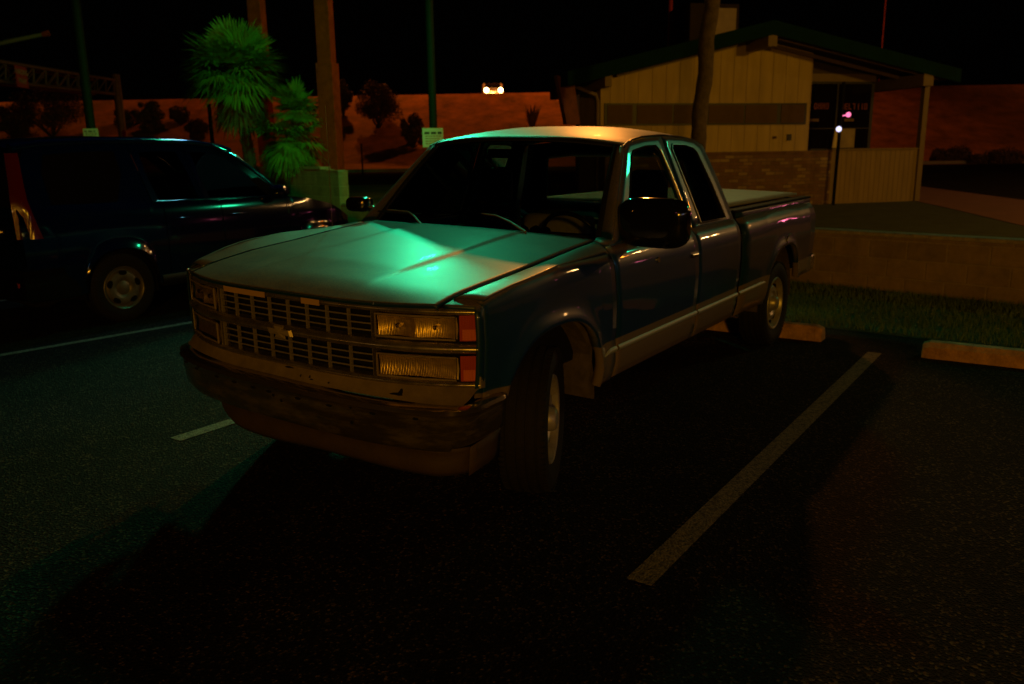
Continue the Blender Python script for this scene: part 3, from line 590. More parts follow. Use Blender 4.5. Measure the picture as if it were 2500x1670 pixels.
    bed = b.build('bed_side', P_, T, smooth=38, solid=.002)
    ml = MB(); ml.grid(lambda u, v: Vector((u, s*(.950+.010*math.sin(v*math.pi)), .572+.032*v)), lin(3.41,4.03,6), lin(0,1,6)); ml.build('side_moulding', bpy.data.materials['moulding_rubber'], bed, smooth=60)
    rc = MB(); rc.box((3.40, min(s*.80,s*.905), 1.158),(5.47, max(s*.80,s*.905), 1.180)); rc.build('bed_rail_cap', M['flat_black'], bed, bevel=.008)
    if s < 0:
        fu = MB()
        pts = [(4.555+.085*math.cos(a)*(1), s*(yb(4.5,.87)+.016), .875+.05*math.sin(a)) for a in lin(0, 2*math.pi, 25)]
        fu.tube([(x, y, z) for x, y, z in [(4.63,-.975,.915),(4.51,-.978,.905),(4.475,-.98,.880),(4.475,-.98,.865),(4.50,-.98,.845),(4.63,-.976,.850)]], .006, 6)
        fu.build('fuel_door_trim', M['chrome'], bed, smooth=60)

# bonnet
hd = MB(); ysn = sorted(set([round(v,4) for v in lin(-.783,.783,41)]+[s*(.36+d) for s in (-1,1) for d in (.400,.406,.411,.415,-.025,-.015,-.010,-.006,-.002,.002,.006,.010,.014,.018,.022,.03)]))
def hf(u, y):
    xf = xfront(y)-.005; xr = 1.52-.06*(1-(y/.8)**2); x = xf+(xr-xf)*u**1.25
    return Vector((x, y, hood_z(x, y)))
hd.grid(hf, lin(0,1,44), ysn)
hd.grid(lambda v, y: hf(0,y)+Vector((.0+.012*v-.004*math.sin(v*3.14), 0, -.022*v)), [0,.35,.7,1], ysn)   # front lip
hood = hd.build('hood', P_, T, smooth=30, solid=.003)
ins = MB(); ins.box((.35,-.80,.55),(1.35,.80,.93)); ins.build('engine_bay', M['flat_black'], T)
cb = MB(); cb.box((1.30,-.87,.44),(3.34,.87,1.06)); cb.build('cab_inner_body', M['flat_black'], T)
# cowl and windscreen
def wsx(y): return 1.50-.075*(1-(y/.8)**2)
def wtx(y): return 2.015-.055*(1-(y/.64)**2)
def wstop_z(y): return 1.668-.038*(abs(y)/.64)**2.2
cw = MB(); cw.grid(lambda u, y: Vector((wsx(y)-.03+.09*u, y, 1.145-.022*(abs(y)/.8)**2-.006*u)), [0,.5,1], lin(-.80,.80,13)); cw.build('cowl_panel', M['black'], T, smooth=50)
ws = MB()
def wsf(u, v):
    yb_ = -.79+1.58*v; yt_ = -.645+1.29*v
    A_ = Vector((wsx(yb_)+.03, yb_, 1.150-.02*(abs(yb_)/.8)**2)); B_ = Vector((wtx(yt_), yt_, wstop_z(yt_)-.012))
    p = A_.lerp(B_, u); p.z += .018*math.sin(u*math.pi); return p
ws.grid(wsf, lin(0,1,10), lin(0,1,19)); win = ws.build('windshield', M['glass'], T, smooth=60)
bd = MB()
bd.tube([wsf(u,0)+Vector((0,0,.004)) for u in lin(0,1,9)], .016, 6); bd.tube([wsf(u,1)+Vector((0,0,.004)) for u in lin(0,1,9)], .016, 6); bd.tube([wsf(1,v)+Vector((0,0,.002)) for v in lin(0,1,13)], .014, 6)
bd.build('windshield_seal', M['black'], win, smooth=60)
# pillars between glass and door frame, then the roof
pl = MB()
for s in (-1,1):
    def pf(u, v):
        a = wsf(u, 0 if s < 0 else 1); zt_ = a.z; q = lerp(u,[0,1],[0,1])
        d = Vector((1.50+(1.995-1.50)*u, s*yg(1.14+(1.605-1.14)*u), 1.14+(1.605-1.14)*u))
        m_ = a.lerp(d, v); m_.z += .010*math.sin(v*math.pi); m_.y += s*.008*math.sin(v*math.pi); return m_
    pl.grid(pf, lin(0,1,12), lin(0,1,6))
    pl.grid(lambda u, v: Vector((1.44+.07*u, s*(.90-.10*v), 1.115+.03*u+.012*v)), [0,.5,1], [0,.5,1])
def roofz(x, y): 
    a = min(1, abs(y)/.70); c0 = lerp(x, [1.96,2.05,2.2,2.45,2.7,2.95,3.12,3.22,3.26], [1.668,1.690,1.716,1.742,1.746,1.735,1.712,1.685,1.665])
    ed = zr(x)-.006 if x > 1.99 else 1.616
    return ed+(c0-ed)*(1-a**2.6)
def rf(u, v):
    yt_ = v; xs = wtx(yt_*.645/.70) if abs(v) < .70 else 2.015
    x = xs+(3.245-.02*(1-(v/.7)**2)-xs)*u
    yy = v/.70; ye = yg(zr(x)) ; return Vector((x, yy*ye, roofz(x, v)))
pl.grid(rf, lin(0,1,30), [-.70+1.4*(.5-.5*math.cos(math.pi*k/30)) for k in range(31)])
# back of the cab with its window
bk_o = [(-.88,1.12),(-.70,1.625),(-.35,1.655),(.35,1.655),(.70,1.625),(.88,1.12),(0,1.12),(-.88,1.12)]
bk_i = [(-.62,1.20),(-.55,1.52),(-.35,1.54),(.35,1.54),(.55,1.52),(.62,1.20),(0,1.20),(-.62,1.20)]
xb = lambda z: 3.372-.27*(z-1.12)+(-.02 if z > 1.6 else 0)
V = [(xb(z), y, z) for y, z in bk_o]+[(xb(z)+.004, y, z) for y, z in bk_i]; n = len(bk_o)
pl.add(V, [(i,i+1,n+i+1,n+i) for i in range(n-1)]); pl.add([(3.375,-.90,.45),(3.375,.90,.45),(3.372,.88,1.12),(3.372,-.88,1.12)], [(0,1,2,3)])
cabr = pl.build('roof', P_, T, smooth=35, solid=.002)
g_ = MB(); g_.add([(xb(z)-.004, y, z) for y, z in bk_i[:-1]], [tuple(range(len(bk_i)-1))]); g_.build('rear_window', M['glass'], cabr)
for s in (-1,1): dg = MB(); dg.tube([(x, s*(yg(zr(x))-.004), zr(x)-.006) for x in lin(2.0,3.24,18)], .007, 6); dg.build('drip_rail', M['black'], cabr, smooth=60)
# antenna on the passenger fender
an = MB(); an.tube([(1.25,.875,1.10),(1.25,.875,1.14)], .012, 8); an.tube([(1.25,.875,1.14),(1.253,.875,1.85)], .0022, 6); an.build('antenna', M['black'], T, smooth=60)
# bed
bx = MB(); bx.box((3.40,-.80,1.085),(5.42,.80,1.155)); bx.build('bed_floor_box', M['flat_black'], T)
cv = MB()
cv.grid(lambda u, v: Vector((3.43+1.98*u, -.795+1.59*v, 1.196+.012*math.sin(v*math.pi)+.004*math.sin(u*19+v*3)*math.sin(v*math.pi))), lin(0,1,26), lin(0,1,16)); cv.build('bed_cover', M['cover'], T, smooth=60, solid=.02)
tg = MB(); tg.grid(lambda u, v: Vector((5.475, -.80+1.6*u, .60+.565*v)), [0,.5,1], [0,.5,1]); tg.build('tailgate', P_, T, solid=.03)
rb = MB(); rb.box((5.48,-.93,.50),(5.66,.93,.64)); rb.build('rear_bumper', M['chrome'], T, bevel=.02)
for s in (-1,1):
    tl = MB(); tl.box((5.43, min(s*.86,s*.945), .72),(5.482, max(s*.86,s*.945), 1.05)); tl.build('tail_lamp', M['taillens'], T, bevel=.006)
# chassis
ch = MB()
for s in (-1,1): ch.box((.25, min(s*.38,s*.46), .36),(5.4, max(s*.38,s*.46), .50))
ch.tube([(4.50,-.72,.345),(4.50,.72,.345)], .05); ch.tube([(.85,-.70,.345),(.85,.70,.345)], .035); ch.lathe([(-.13,.02),(-.10,.12),(.10,.12),(.13,.02)], (4.5,0,.345)); ch.box((2.4,-.38,.34),(3.3,.1,.50))
ch.build('chassis_frame', M['under'], T, smooth=40)

# ---- front end
def front_strip(z0, z1, off0, off1, ymax, n=41, off_mid=None):
    b = MB(); b.grid(lambda v, y: Vector((xfront(y)+off0+(off1-off0)*v, y, z0+(z1-z0)*v)), lin(0,1,5), lin(-ymax,ymax,n)); return b
gr = MB()
# chrome frame: top rail, middle bar, bottom rail, corner posts
def bar(b, z0, z1, proud, ymax=.925, n=45):
    def fn(v, y):
        a = v*math.pi*1.0; return Vector((xfront(y)+.012-proud*math.sin(a)**.6, y, z0+(z1-z0)*v))
    b.grid(fn, lin(0,1,8), lin(-ymax,ymax,n))
    b.grid(lambda v, y: Vector((xfront(y)+.012+.05*v, y, z0)), [0,1], lin(-ymax,ymax,n)); b.grid(lambda v, y: Vector((xfront(y)+.012+.05*v, y, z1)), [0,1], lin(-ymax,ymax,n))
bar(gr, .960, .988, .016); bar(gr, .801, .845, .030); bar(gr, .662, .684, .018)
for s in (-1,1):
    gr.grid(lambda v, z: Vector((.262-.012*math.sin(v*3.14)+.02*v, s*(.914+.020*v), z)), lin(0,1,5), lin(.662,.988,6))
    gr.grid(lambda v, z: Vector((xfront(.5)+.005+.05*v, s*.492, z)), [0,1], [.68,.965])
grille = gr.build('grille_frame', M['chrome'], T, smooth=50)
bz = MB(); bz.add([(xfront(y)+.075, y, z) for y in lin(-.90,.90,25) for z in (.66,.97)], [(i*2,i*2+2,i*2+3,i*2+1) for i in range(24)]); bz.build('grille_backing', M['flat_black'], T)
gm = MB(); YG = .482
for z0, z1, nrow in ((.682,.801,3),(.845,.962,3)):
    for i in range(1, nrow+1):
        z = z0+(z1-z0)*i/(nrow+1)
        gm.grid(lambda v, y: Vector((xfront(y)+.022+.010*v, y, z+.002)), [0,1], lin(-YG,YG,31)); gm.grid(lambda v, y: Vector((xfront(y)+.022, y, z-.0035+.006*v)), [0,1], lin(-YG,YG,31)); gm.grid(lambda v, y: Vector((xfront(y)+.022+.010*v, y, z-.002)), [0,1], lin(-YG,YG,31))
    for k in range(9):
        y = -YG+2*YG*k/8
        gm.box((xfront(y)+.020, y-.0035, z0),(xfront(y)+.036, y+.0035, z1))
for z0, z1, nrow in ():    # offset inner louvres
    for k in range(8):
        y = -YG+2*YG*(k+.45)/8
        gm.box((xfront(y)+.050, y-.002, z0),(xfront(y)+.054, y+.002, z1))
gm.build('grille_mesh', M['grille'], grille)
# maker's cross-shaped badge on the middle bar
em = MB(); cy = 0; x0 = xfront(0)-.026
poly = [(-.030,.0290),(.034,.0290),(.028,.0125),(.082,.0125),(.072,-.0165),(.022,-.0165),(.030,-.0330),(-.034,-.0330),(-.028,-.0165),(-.082,-.0165),(-.072,.0125),(-.022,.0125)]
base = [(x0, y, .824+z) for y, z in poly]; front = [(x0-.010, y*.86, .824+z*.80) for y, z in poly]; n = 12
em.add(base+front+[(x0-.016, 0, .823)], [(i,(i+1)%n,n+(i+1)%n,n+i) for i in range(n)]+[(n+i,n+(i+1)%n,2*n) for i in range(n)])
em.build('grille_badge', M['badge'], grille)
# tape pieces left on the top rail
for ya, yb2 in ((-.24,-.13),(.10,.40)):
    tpz = MB(); tpz.grid(lambda v, y: Vector((xfront(y)-.012, y+(.01*v if y < -.25 else 0), .961+.025*v)), [0,1], lin(ya,yb2,6))
    tpz.build('worn_tape', M['tape'], grille)
# lamps
for s in (-1,1):
    for z0, z1, upper in ((.860,.953,True),(.692,.786,False)):
        def yy(v): return s*(.515+.325*v)
        hb = MB()
        hb.grid(lambda u, v: Vector((xfront(yy(v))+.006+.004*math.cos(u*3.14), yy(v), z0+(z1-z0)*u)), lin(0,1,4), lin(0,1,14))
        lampo = hb.build('headlight', M['lens'], T, smooth=50)
        bw = MB()
        def bowl(u, v, up_=upper, z0=z0, z1=z1, s=s):
            y = s*(.515+.325*v); q = (v*2)%1 if up_ and v < 1 else (1 if up_ else v); d_ = 1-((q-.5)*2)**2*.85-((u-.5)*2)**2*.35
            return Vector((xfront(y)+.014+.038*max(0,d_), y, z0+.002+(z1-z0-.004)*u))
        bw.grid(bowl, lin(0,1,9), lin(0,1,33)); bw.build('lamp_bowl', M['bowl'], lampo, smooth=50)
        rm = MB(); rm.tube([(xfront(yy(v))+.002, yy(v), z) for v, z in [(0,z0),(.5,z0),(1,z0),(1,z1),(.5,z1),(0,z1),(0,z0)]], .0055, 6); rm.build('lamp_rim', M['tan_trim'], lampo, smooth=60)
        if upper:
            bl = MB()
            for q in (.27,.74):
                bl = MB(); bl.lathe([(0,.0),(.001,.010),(.012,.012),(.03,.012)], (xfront(yy(q))+.014, yy(q), (z0+z1)/2), 'x', 16); bl.build('bulb_or_reflection', M['lens_bulb'], lampo, smooth=60)
        ms = MB(); 
        def my(v): return s*(.853+.060*v)
        ms.grid(lambda u, v: Vector((xfront(my(v))+.004+.012*v*v, my(v), z0-.004+(z1-z0+.012)*u)), lin(0,1,4), lin(0,1,6)); mk = ms.build('side_marker', M['redlens'], T, smooth=50)
        m2 = MB(); m2.grid(lambda u, v: Vector((xfront(my(v*.72+.2))-.0005+.012*(v*.72+.2)**2, my(v*.72+.2), z0+(z1-z0)*.48*u)), [0,1], lin(0,1,5)); m2.build('turn_lens', M['amberlens'], mk, smooth=50)
# filler panel, bumper and air dam
fp = MB()
def bxf(y): return -.035+.085*(abs(y)/.93)**2.2+(.085*(y/.93)**2.4 if y > 0 else 0)
def fpf(v, y):
    return Vector((lerp(v,[0,1],[xfront(y)+.002, bxf(y)+.075]), y, lerp(v,[0,.2,.5,1],[.664,.655,.632,.612])))
fp.grid(fpf, [0,.1,.2,.5,1], lin(-.92,.92,41))
for s in (-1,1): fp.grid(lambda u, v: Vector((.28+.14*u, s*(.925+.012*u), .612+.05*v*(1-.0*u))), lin(0,1,4), [0,1])
fpo = fp.build('filler_panel', M['tan_trim'], T, smooth=35)
for y, w_, h_, vc in ((-.02,.060,.07,.16),(-.62,.062,.10,.62),(-.635,.022,.16,.48),(-.10,.008,.10,.5),(-.17,.022,.06,.62),(-.155,.010,.08,.45),(-.27,.012,.09,.6)):
    dm = MB(); pts = [fpf(vc+h_*math.sin(a)*(1+.3*math.sin(3*a+y*40)), y+w_*.5*math.cos(a)*(1+.2*math.sin(5*a)))+Vector((-.003,0,.002)) for a in lin(0,2*math.pi,13)[:-1]]
    dm.add(pts, [tuple(range(12))]); dm.build('chipped_hole', M['flat_black'], fpo)
bm_ = MB()
bprof = [(.070,.612),(.020,.617),(-.004,.607),(-.010,.592),(.004,.580),(.008,.560),(.006,.535),(.010,.528),(.012,.490),(.020,.450),(.034,.428),(.05,.424)]
path = []
for y in lin(-.86,.86,45): path.append((Vector((bxf(y), y, 0)), None))
def bump_pt(k, prof):
    off, z = prof; p, nrm_ = k; return Vector((p.x, p.y, 0))+nrm_*off+Vector((0,0,z))
base_path = []
side_n = 9
for i in range(side_n): # driver side end wraps back
    a = i/(side_n-1); ang = a*math.pi/2
    base_path.append(Vector((.40-.0*a,-.955,0)).lerp(Vector((.20,-.962,0)), a))
for i in range(1,9):
    ang = i/9*math.pi/2; base_path.append(Vector((.20-.135*math.sin(ang), -.862-.100*math.cos(ang), 0)) if True else None)
for y in lin(-.84,.84,45): base_path.append(Vector((bxf(y)+.015*max(0,(abs(y)-.6)/.24)**2, y, 0)))
full = base_path+[Vector((p.x+.085-.085*max(0,(p.x-.06)/.34),-p.y-.01,0)) for p in reversed(base_path[:side_n+8])]
bm_V = []; m_ = len(bprof)
for i, p in enumerate(full):
    tdir = (full[min(i+1,len(full)-1)]-full[max(i-1,0)]).normalized(); nn = Vector((tdir.y,-tdir.x,0)); 
    if nn.dot(Vector((2.7,0,0))-p) < 0: nn = -nn
    wob = .004*math.sin(p.y*5+1)
    bm_V += [p+nn*(o_+ .0)+Vector((0,0,z_+wob+(.018 if abs(p.y) > .9 else 0)*(.61-z_)/.18)) for o_, z_ in bprof]
bm_.add(bm_V, [(i*m_+j,(i+1)*m_+j,(i+1)*m_+j+1,i*m_+j+1) for i in range(len(full)-1) for j in range(m_-1)])
bump_o = bm_.build('front_bumper', M['bumper_chrome'], T, smooth=40, solid=.003)
for y in (-.766,-.571,-.344,-.164,.018,.122,.262,.407,.608,.76):
    hl = MB(); x = bxf(y)+.0065+.015*max(0,(abs(y)-.6)/.24)**2; zz = .560+.012*abs(y)+.004*math.sin(y*5+1); hl.prism([(x, y+.017*math.cos(a), zz+.0055*math.sin(a)) for a in lin(0,2*math.pi,11)[:-1]], (-.004,0,0)); hl.build('bolt_slot', M['flat_black'], bump_o)
for y, zz in ((-.46,.572),(-.462,.506),(-.06,.535),(-.01,.552)):
    hl = MB(); x = bxf(y)+.009; hl.prism([(x, y+.007*math.cos(a), zz+.007*math.sin(a)) for a in lin(0,2*math.pi,11)[:-1]], (-.006,0,0)); hl.build('bolt_hole', M['flat_black'], bump_o)
vl = MB()
def vf(v, q):
    y = q; x = bxf(y*.98)+.055+.10*max(0,(abs(y)-.80)/.12)**2+.16*max(0,(y-.35)/.5)**1.6; return Vector((x+.035*v+.008*math.sin(v*3.14*2), y*(1-.02*v), .432-.125*v-.006*math.sin(y*7)*v))
vl.grid(vf, lin(0,1,7), lin(-.93,.86,45))
for s in (-1,): vl.grid(lambda u, v: Vector((.18+.22*u, s*(.925-.01*v), .435-.125*v+.02*u)), lin(0,1,4), lin(0,1,4))
vl.build('air_dam', mat('faded_air_dam', (.035,.02,.012), .75, noise=.25, nscale=9, bump=.1), T, smooth=50, solid=.004)
sk = MB(); sk.box((.22,-.62,.36),(.40,.62,.42)); sk.build('skid_pan', M['under'], T)

# ---- wheels
def make_wheel(origin, steer, s, name='wheel'):
    """s: -1 driver side (outer face to -y)"""
    R0, HW = .352, .108
    prof = [(-HW*.80,.215),(-HW*.93,.245),(-HW*1.03,.285),(-HW*1.0,.318),(-HW*.88,.340),(-HW*.66,.349)]
    grooves = []
    for a in (-.62,-.2,.2,.62): grooves += [(HW*(a-.05),R0),(HW*(a-.045),R0-.009),(HW*(a+.045),R0-.009),(HW*(a+.05),R0)]
    prof = prof+grooves+[(-p[0],p[1]) for p in reversed(prof)]
    rz = Matrix.Rotation(steer,4,'Z')
    w = bpy.data.objects.new('wheel', None)
    ty = MB(); ty.lathe(prof, (0,0,0), 'y', 64)
    rot = []
    for k in range(72):       # tread blocks across the crown
        a = 2*math.pi*k/72; Mx = Matrix.Rotation(a,4,'Y')
        for cx_ in (-.86,-.41,0,.41,.86):
            off = (.5 if abs(cx_) in (.41,) else 0)*2*math.pi/72; My = Matrix.Rotation(a+off,4,'Y'); ww = .013
            ty.box((-.0095, cx_*HW-ww, R0-.014),(.0095, cx_*HW+ww, R0+(.0015 if abs(cx_) < .5 else -.006)), My)
    ty.v = [tuple((rz@Vector(v))+Vector(origin)) for v in ty.v]
    tyre = ty.build('wheel', M['rubber'], T, smooth=30)
    rim = MB(); o_ = s*HW
    rim.lathe([(s*HW*.82,.217),(s*HW*.90,.212),(s*HW*.86,.200),(s*HW*.62,.192),(s*HW*.40,.183),(s*HW*.34,.165),(s*HW*.62,.140),(s*HW*.66,.105),(s*HW*.55,.085),(s*HW*.60,.062),(s*HW*.95,.055),(s*HW*1.05,.045),(s*HW*1.08,0)], (0,0,0), 'y', 48)
    rim.lathe([(-s*HW*.82,.217),(-s*HW*.2,.19),(s*HW*.40,.183)], (0,0,0), 'y', 40)
    rim.v = [tuple((rz@Vector(v))+Vector(origin)) for v in rim.v]; ro = rim.build('rim', M['silver'], tyre, smooth=35)
    for k in range(10):
        sl = MB(); a = 2*math.pi*k/10; Mx = Matrix.Rotation(a,4,'Y')
        sl.box((-.021, s*HW*.47-.012, .150),(.021, s*HW*.47+.012, .172), Mx)
        sl.v = [tuple((rz@Vector(v))+Vector(origin)) for v in sl.v]; sl.build('rim_slot', M['flat_black'], ro)
    return tyre
make_wheel((.865,-.80,.345), R_(22.5), -1); make_wheel((.865,.80,.345), R_(20), 1)
make_wheel((4.50,-.815,.345), 0, -1); make_wheel((4.50,.815,.345), 0, 1)
# ---- mirrors
for s, yo in ((-1,0),(1,0)):
    mi = MB(); cy, cz, hw, hh_ = (1.062, 1.234, .192, .130) if s < 0 else (1.005, 1.247, .085, .048)
    pts = lambda d, k: [(1.60+d, s*(cy+hw*k*sx_*(abs(math.cos(a))**.5 if True else 1)), cz+hh_*k*(abs(math.sin(a))**.5)*(1 if math.sin(a) > 0 else -1)) for a in lin(0,2*math.pi,33)[:-1] for sx_ in ((1 if math.cos(a) > 0 else -1),)]
    rings = [(0,.55),(-.0,.55),(.005,.80),(.025,.95),(.055,1.0),(.10,.98),(.105,.93)]
    P = []; 
    for d, k in rings: P += pts(d-.03, k)
    n = 32; mi.add(P, [(i*n+j,i*n+(j+1)%n,(i+1)*n+(j+1)%n,(i+1)*n+j) for i in range(len(rings)-1) for j in range(n)]+[tuple(range(n))])
    mir = mi.build('side_mirror', M['gloss_black'], T, smooth=50)
    mg = MB(); mg.add(pts(.072,.92), [tuple(range(32))]); mg.build('mirror_glass', M['chrome'], mir)
    ar = MB(); ar.tube([(1.63, s*.885, 1.15),(1.62, s*.95, 1.15)], .022, 8); ar.tube([(1.66, s*.89, 1.22),(1.62, s*.95, 1.24)], .015, 8); ar.build('mirror_bracket', M['black'], mir, smooth=50)
# ---- wipers
for base_, tip in (((1.435,-.40,1.165),(1.57,.17,1.245)),((1.435,.33,1.165),(1.60,.74,1.225))):
    wi = MB(); A_ = Vector(base_); B_ = Vector(tip); mid = A_.lerp(B_,.45)+Vector((.03,0,.035)); wi.tube([A_, A_.lerp(mid,.5)+Vector((0,0,.008)), mid, B_], [.009,.007,.005,.004], 6)
    wob_ = wi.build('wiper', M['grille'], T, smooth=60)
    wb = MB(); wb.tube([mid.lerp(B_,.1)+Vector((.0,-.12,-.012)), B_+Vector((.0,.16,-.012))], .006, 5); wb.build('wiper_blade', M['black'], wob_, smooth=60)
# ---- cabin
da = MB(); da.grid(lambda u, y: Vector((1.53+.33*u, y, 1.105+.012*math.sin(u*3)-.01*(y/.8)**2)), lin(0,1,5), lin(-.78,.78,9)); da.grid(lambda u, y: Vector((1.86, y, 1.117-.35*u)), [0,1], lin(-.78,.78,9)); dash = da.build('dashboard', M['interior'], T, smooth=50)
cl = MB(); cl.tube([(2.05,-.38,1.09)]+[(1.99+.06*math.cos(a), -.38+.19*math.sin(a), 1.10+.17*math.cos(a)) for a in lin(0,2*math.pi,25)][0:0]+[(1.98+.07*math.cos(a)*.0, -.38, 1.1)], .01, 6)
sw = MB(); sw.tube([(1.97-.07*math.cos(a), -.38+.19*math.sin(a), 1.07+.165*math.cos(a)) for a in lin(0,2*math.pi,29)], .013, 8, cap=False); sw.tube([(1.84,-.38,.98),(1.97,-.38,1.07)], .03, 8)
for a in (1.57,-1.57,3.14): sw.tube([(1.97,-.38,1.07),(1.97-.07*math.cos(a), -.38+.185*math.sin(a), 1.07+.16*math.cos(a))], .012, 6)
sw.build('steering_wheel', M['black'], T, smooth=60)
def seatb(name, y0, y1, x0, ztop, m_, zb=.72):
    b = MB(); b.hexa([(x0,y0,zb),(x0+.14,y0,zb),(x0+.14,y1,zb),(x0,y1,zb),(x0+.12,y0+.02,ztop),(x0+.20,y0+.02,ztop),(x0+.20,y1-.02,ztop),(x0+.12,y1-.02,ztop)]); b.box((x0-.45,y0,zb-.12),(x0+.1,y1,zb+.06)); return b.build(name, m_, T, bevel=.03)
seatb('seat', -.74,-.30, 2.33, 1.22, M['interior']); seatb('seat', .30,.74, 2.33, 1.22, M['interior']); seatb('seat', -.28,.28, 2.33, 1.17, M['tan_seat'])
for y in (-.64,.52):
    hr = MB(); hr.box((2.46,y-.125,1.24),(2.55,y+.125,1.475)); hr.build('headrest', M['interior'], T, bevel=.04)
seatb('rear_bench', -.72,.72, 2.98, 1.10, M['interior'])
rv = MB(); rv.box((1.97,-.02,1.545),(1.99,.22,1.60)); rv.build('rearview_mirror', M['black'], T, bevel=.01)
for y in (-.21,-.30,-.36):
    b = MB(); b.lathe([(-.03,.0),(-.025,.03),(0,.04),(.025,.03),(.03,0)], (1.70, y, 1.135), 'y', 16); bb = b.build('dashboard_knick_knack', M['gloss_black'], T, smooth=60); 
cg = MB(); cg.box((1.60,-.55,1.118),(1.74,.0,1.124)); cg.build('dashboard_paper', M['tan_seat'], T)

# the body sits a little low on its driver side springs
def lean(o):
    for ch in list(o.children):
        if ch.name.split('.')[0] == 'wheel': continue
        if ch.type == 'MESH':
            for v in ch.data.vertices: v.co.z += .019*(v.co.y+.95)*min(1, max(0, v.co.z)/.40)
        lean(ch)
lean(T)
# ================================================================ dark SUV beyond, nose in
V0 = (1.28, 4.86, 0)   # rear of the bumper, right flank
U = empty('parked_suv', (3.6, 5.75, 0), 'dark navy suv parked nose in beside the pickup, rear corner at left edge', 'suv')
NV = M['navy']; SL = 4.25
def sy(x, z, s):   # local: x from the rear bumper, half width
    w = lerp(z, [.25,.35,.55,.75,.95,1.10,1.17], [.84,.875,.892,.895,.885,.865,.835])
    w -= .10*max(0,(x-3.5)/.75)**2+.05*max(0,(.35-x)/.35)**2
    return w
YC = 5.75
def sp_(x, z, s, dy=0): return Vector((V0[0]+x, YC+s*(sy(x,z,s)+dy), z))
RAs = (1.00,.34,.385,.40); FAs = (3.62,.34,.385,.40)
zbelt = lambda x: lerp(x, [0,.6,2.2,3.15,3.5,3.9,4.2,4.25], [1.165,1.165,1.155,1.145,1.10,1.01,.86,.80])
for s in (-1,1):
    def panel(x0, x1, zl, A=None, rows=12, n=22):
        b = MB(); xs = archst(A, x0, x1, n) if A else lin(x0, x1, n); cols = []
        for x in xs:
            z0 = zl; 
            if A:
                a = arch(x, *A); z0 = max(zl, a) if a is not None else zl
            zt_ = zbelt(x); cols.append([sp_(x, z0+(zt_-z0)*j/rows, s, (.02*math.exp(-((z0+(zt_-z0)*j/rows-z0)/.05)**2) if A and arch(x,*A) is not None else 0)) for j in range(rows+1)])
        k = rows+1; b.add([p for c in cols for p in c], [(i*k+j,(i+1)*k+j,(i+1)*k+j+1,i*k+j+1) for i in range(len(cols)-1) for j in range(rows)]); return b
    q = panel(.10, 1.52, .33, RAs)
    yg2 = lambda z, x=1.5: .835-.26*(z-1.165)-.06*max(0,(z-1.5))-.03*max(0,(.5-x))
    zroof = lambda x: lerp(x, [.18,.5,1.0,1.6,2.1,2.45,2.7], [1.695,1.74,1.76,1.762,1.745,1.695,1.61])
    def ring2(b, O, I):
        n_ = 4
        def res(L):
            out = []
            for i in range(len(L)-1):
                for k in range(n_): out.append((L[i][0]+(L[i+1][0]-L[i][0])*k/n_, L[i][1]+(L[i+1][1]-L[i][1])*k/n_))
            out.append(L[-1]); return out
        o_, i_ = res(O), res(I); n = len(o_); Vs = [(V0[0]+x, YC+s*yg2(z,x), z) for x, z in o_]+[(V0[0]+x, YC+s*(yg2(z,x)-.006), z) for x, z in i_]
        b.add(Vs, [(i,i+1,n+i+1,n+i) for i in range(n-1)])
    qO = [(.16,1.165),(.19,1.50),(.30,1.70),(.9,1.757),(1.30,1.762),(1.36,1.45),(1.42,1.158),(.8,1.162),(.16,1.165)]
    qI = [(.42,1.19),(.40,1.48),(.46,1.64),(.9,1.67),(1.16,1.67),(1.17,1.45),(1.06,1.19),(.8,1.185),(.42,1.19)]
    ring2(q, qO, qI); qo_ = q.build('quarter_panel', NV, U, smooth=35)
    gq = MB(); gq.add([(V0[0]+x, YC+s*(yg2(z,x)-.004), z) for x, z in qI[:-1]], [tuple(range(len(qI)-1))]); gq.build('quarter_window', M['shop_glass'], qo_)
    d1 = panel(1.53, 2.22, .36, None, 12, 10); ring2(d1, [(1.43,1.156),(1.37,1.45),(1.31,1.762),(1.7,1.760),(1.93,1.752),(2.00,1.45),(2.06,1.153),(1.8,1.155),(1.43,1.156)], [(1.51,1.165),(1.44,1.45),(1.42,1.655),(1.6,1.667),(1.84,1.663),(1.92,1.45),(1.98,1.163),(1.8,1.164),(1.51,1.165)])
    o1 = d1.build('rear_door', NV, U, smooth=35)
    gI = [(1.51,1.165),(1.44,1.45),(1.42,1.655),(1.6,1.667),(1.84,1.663),(1.92,1.45),(1.98,1.163)]
    gq = MB(); gq.add([(V0[0]+x, YC+s*(yg2(z,x)-.004), z) for x, z in gI], [tuple(range(len(gI)))]); gq.build('door_window', M['tint'] if s < 0 else M['glass'], o1)
    d2 = panel(2.23, 3.16, .36, None, 12, 12); fO = [(2.06,1.153),(2.00,1.45),(1.94,1.752),(2.15,1.742),(2.48,1.68),(2.88,1.40),(3.13,1.145),(2.6,1.15),(2.06,1.153)]; fI = [(2.12,1.162),(2.05,1.45),(2.02,1.655),(2.15,1.66),(2.42,1.60),(2.74,1.37),(2.92,1.160),(2.6,1.160),(2.12,1.162)]
    ring2(d2, fO, fI); o2 = d2.build('front_door', NV, U, smooth=35)
    gq = MB(); gq.add([(V0[0]+x, YC+s*(yg2(z,x)-.004), z) for x, z in fI[:-1]], [tuple(range(len(fI)-1))]); gq.build('door_window', M['glass'], o2)
    sl_ = MB(); sl_.add([(V0[0]+x, YC+s*(yg2(z,x)+.004), z) for x, z in ((2.70,1.36),(2.84,1.37),(3.13,1.155),(2.90,1.155))], [(0,1,2,3)]); sl_.build('mirror_sail', M['flat_black'], o2)
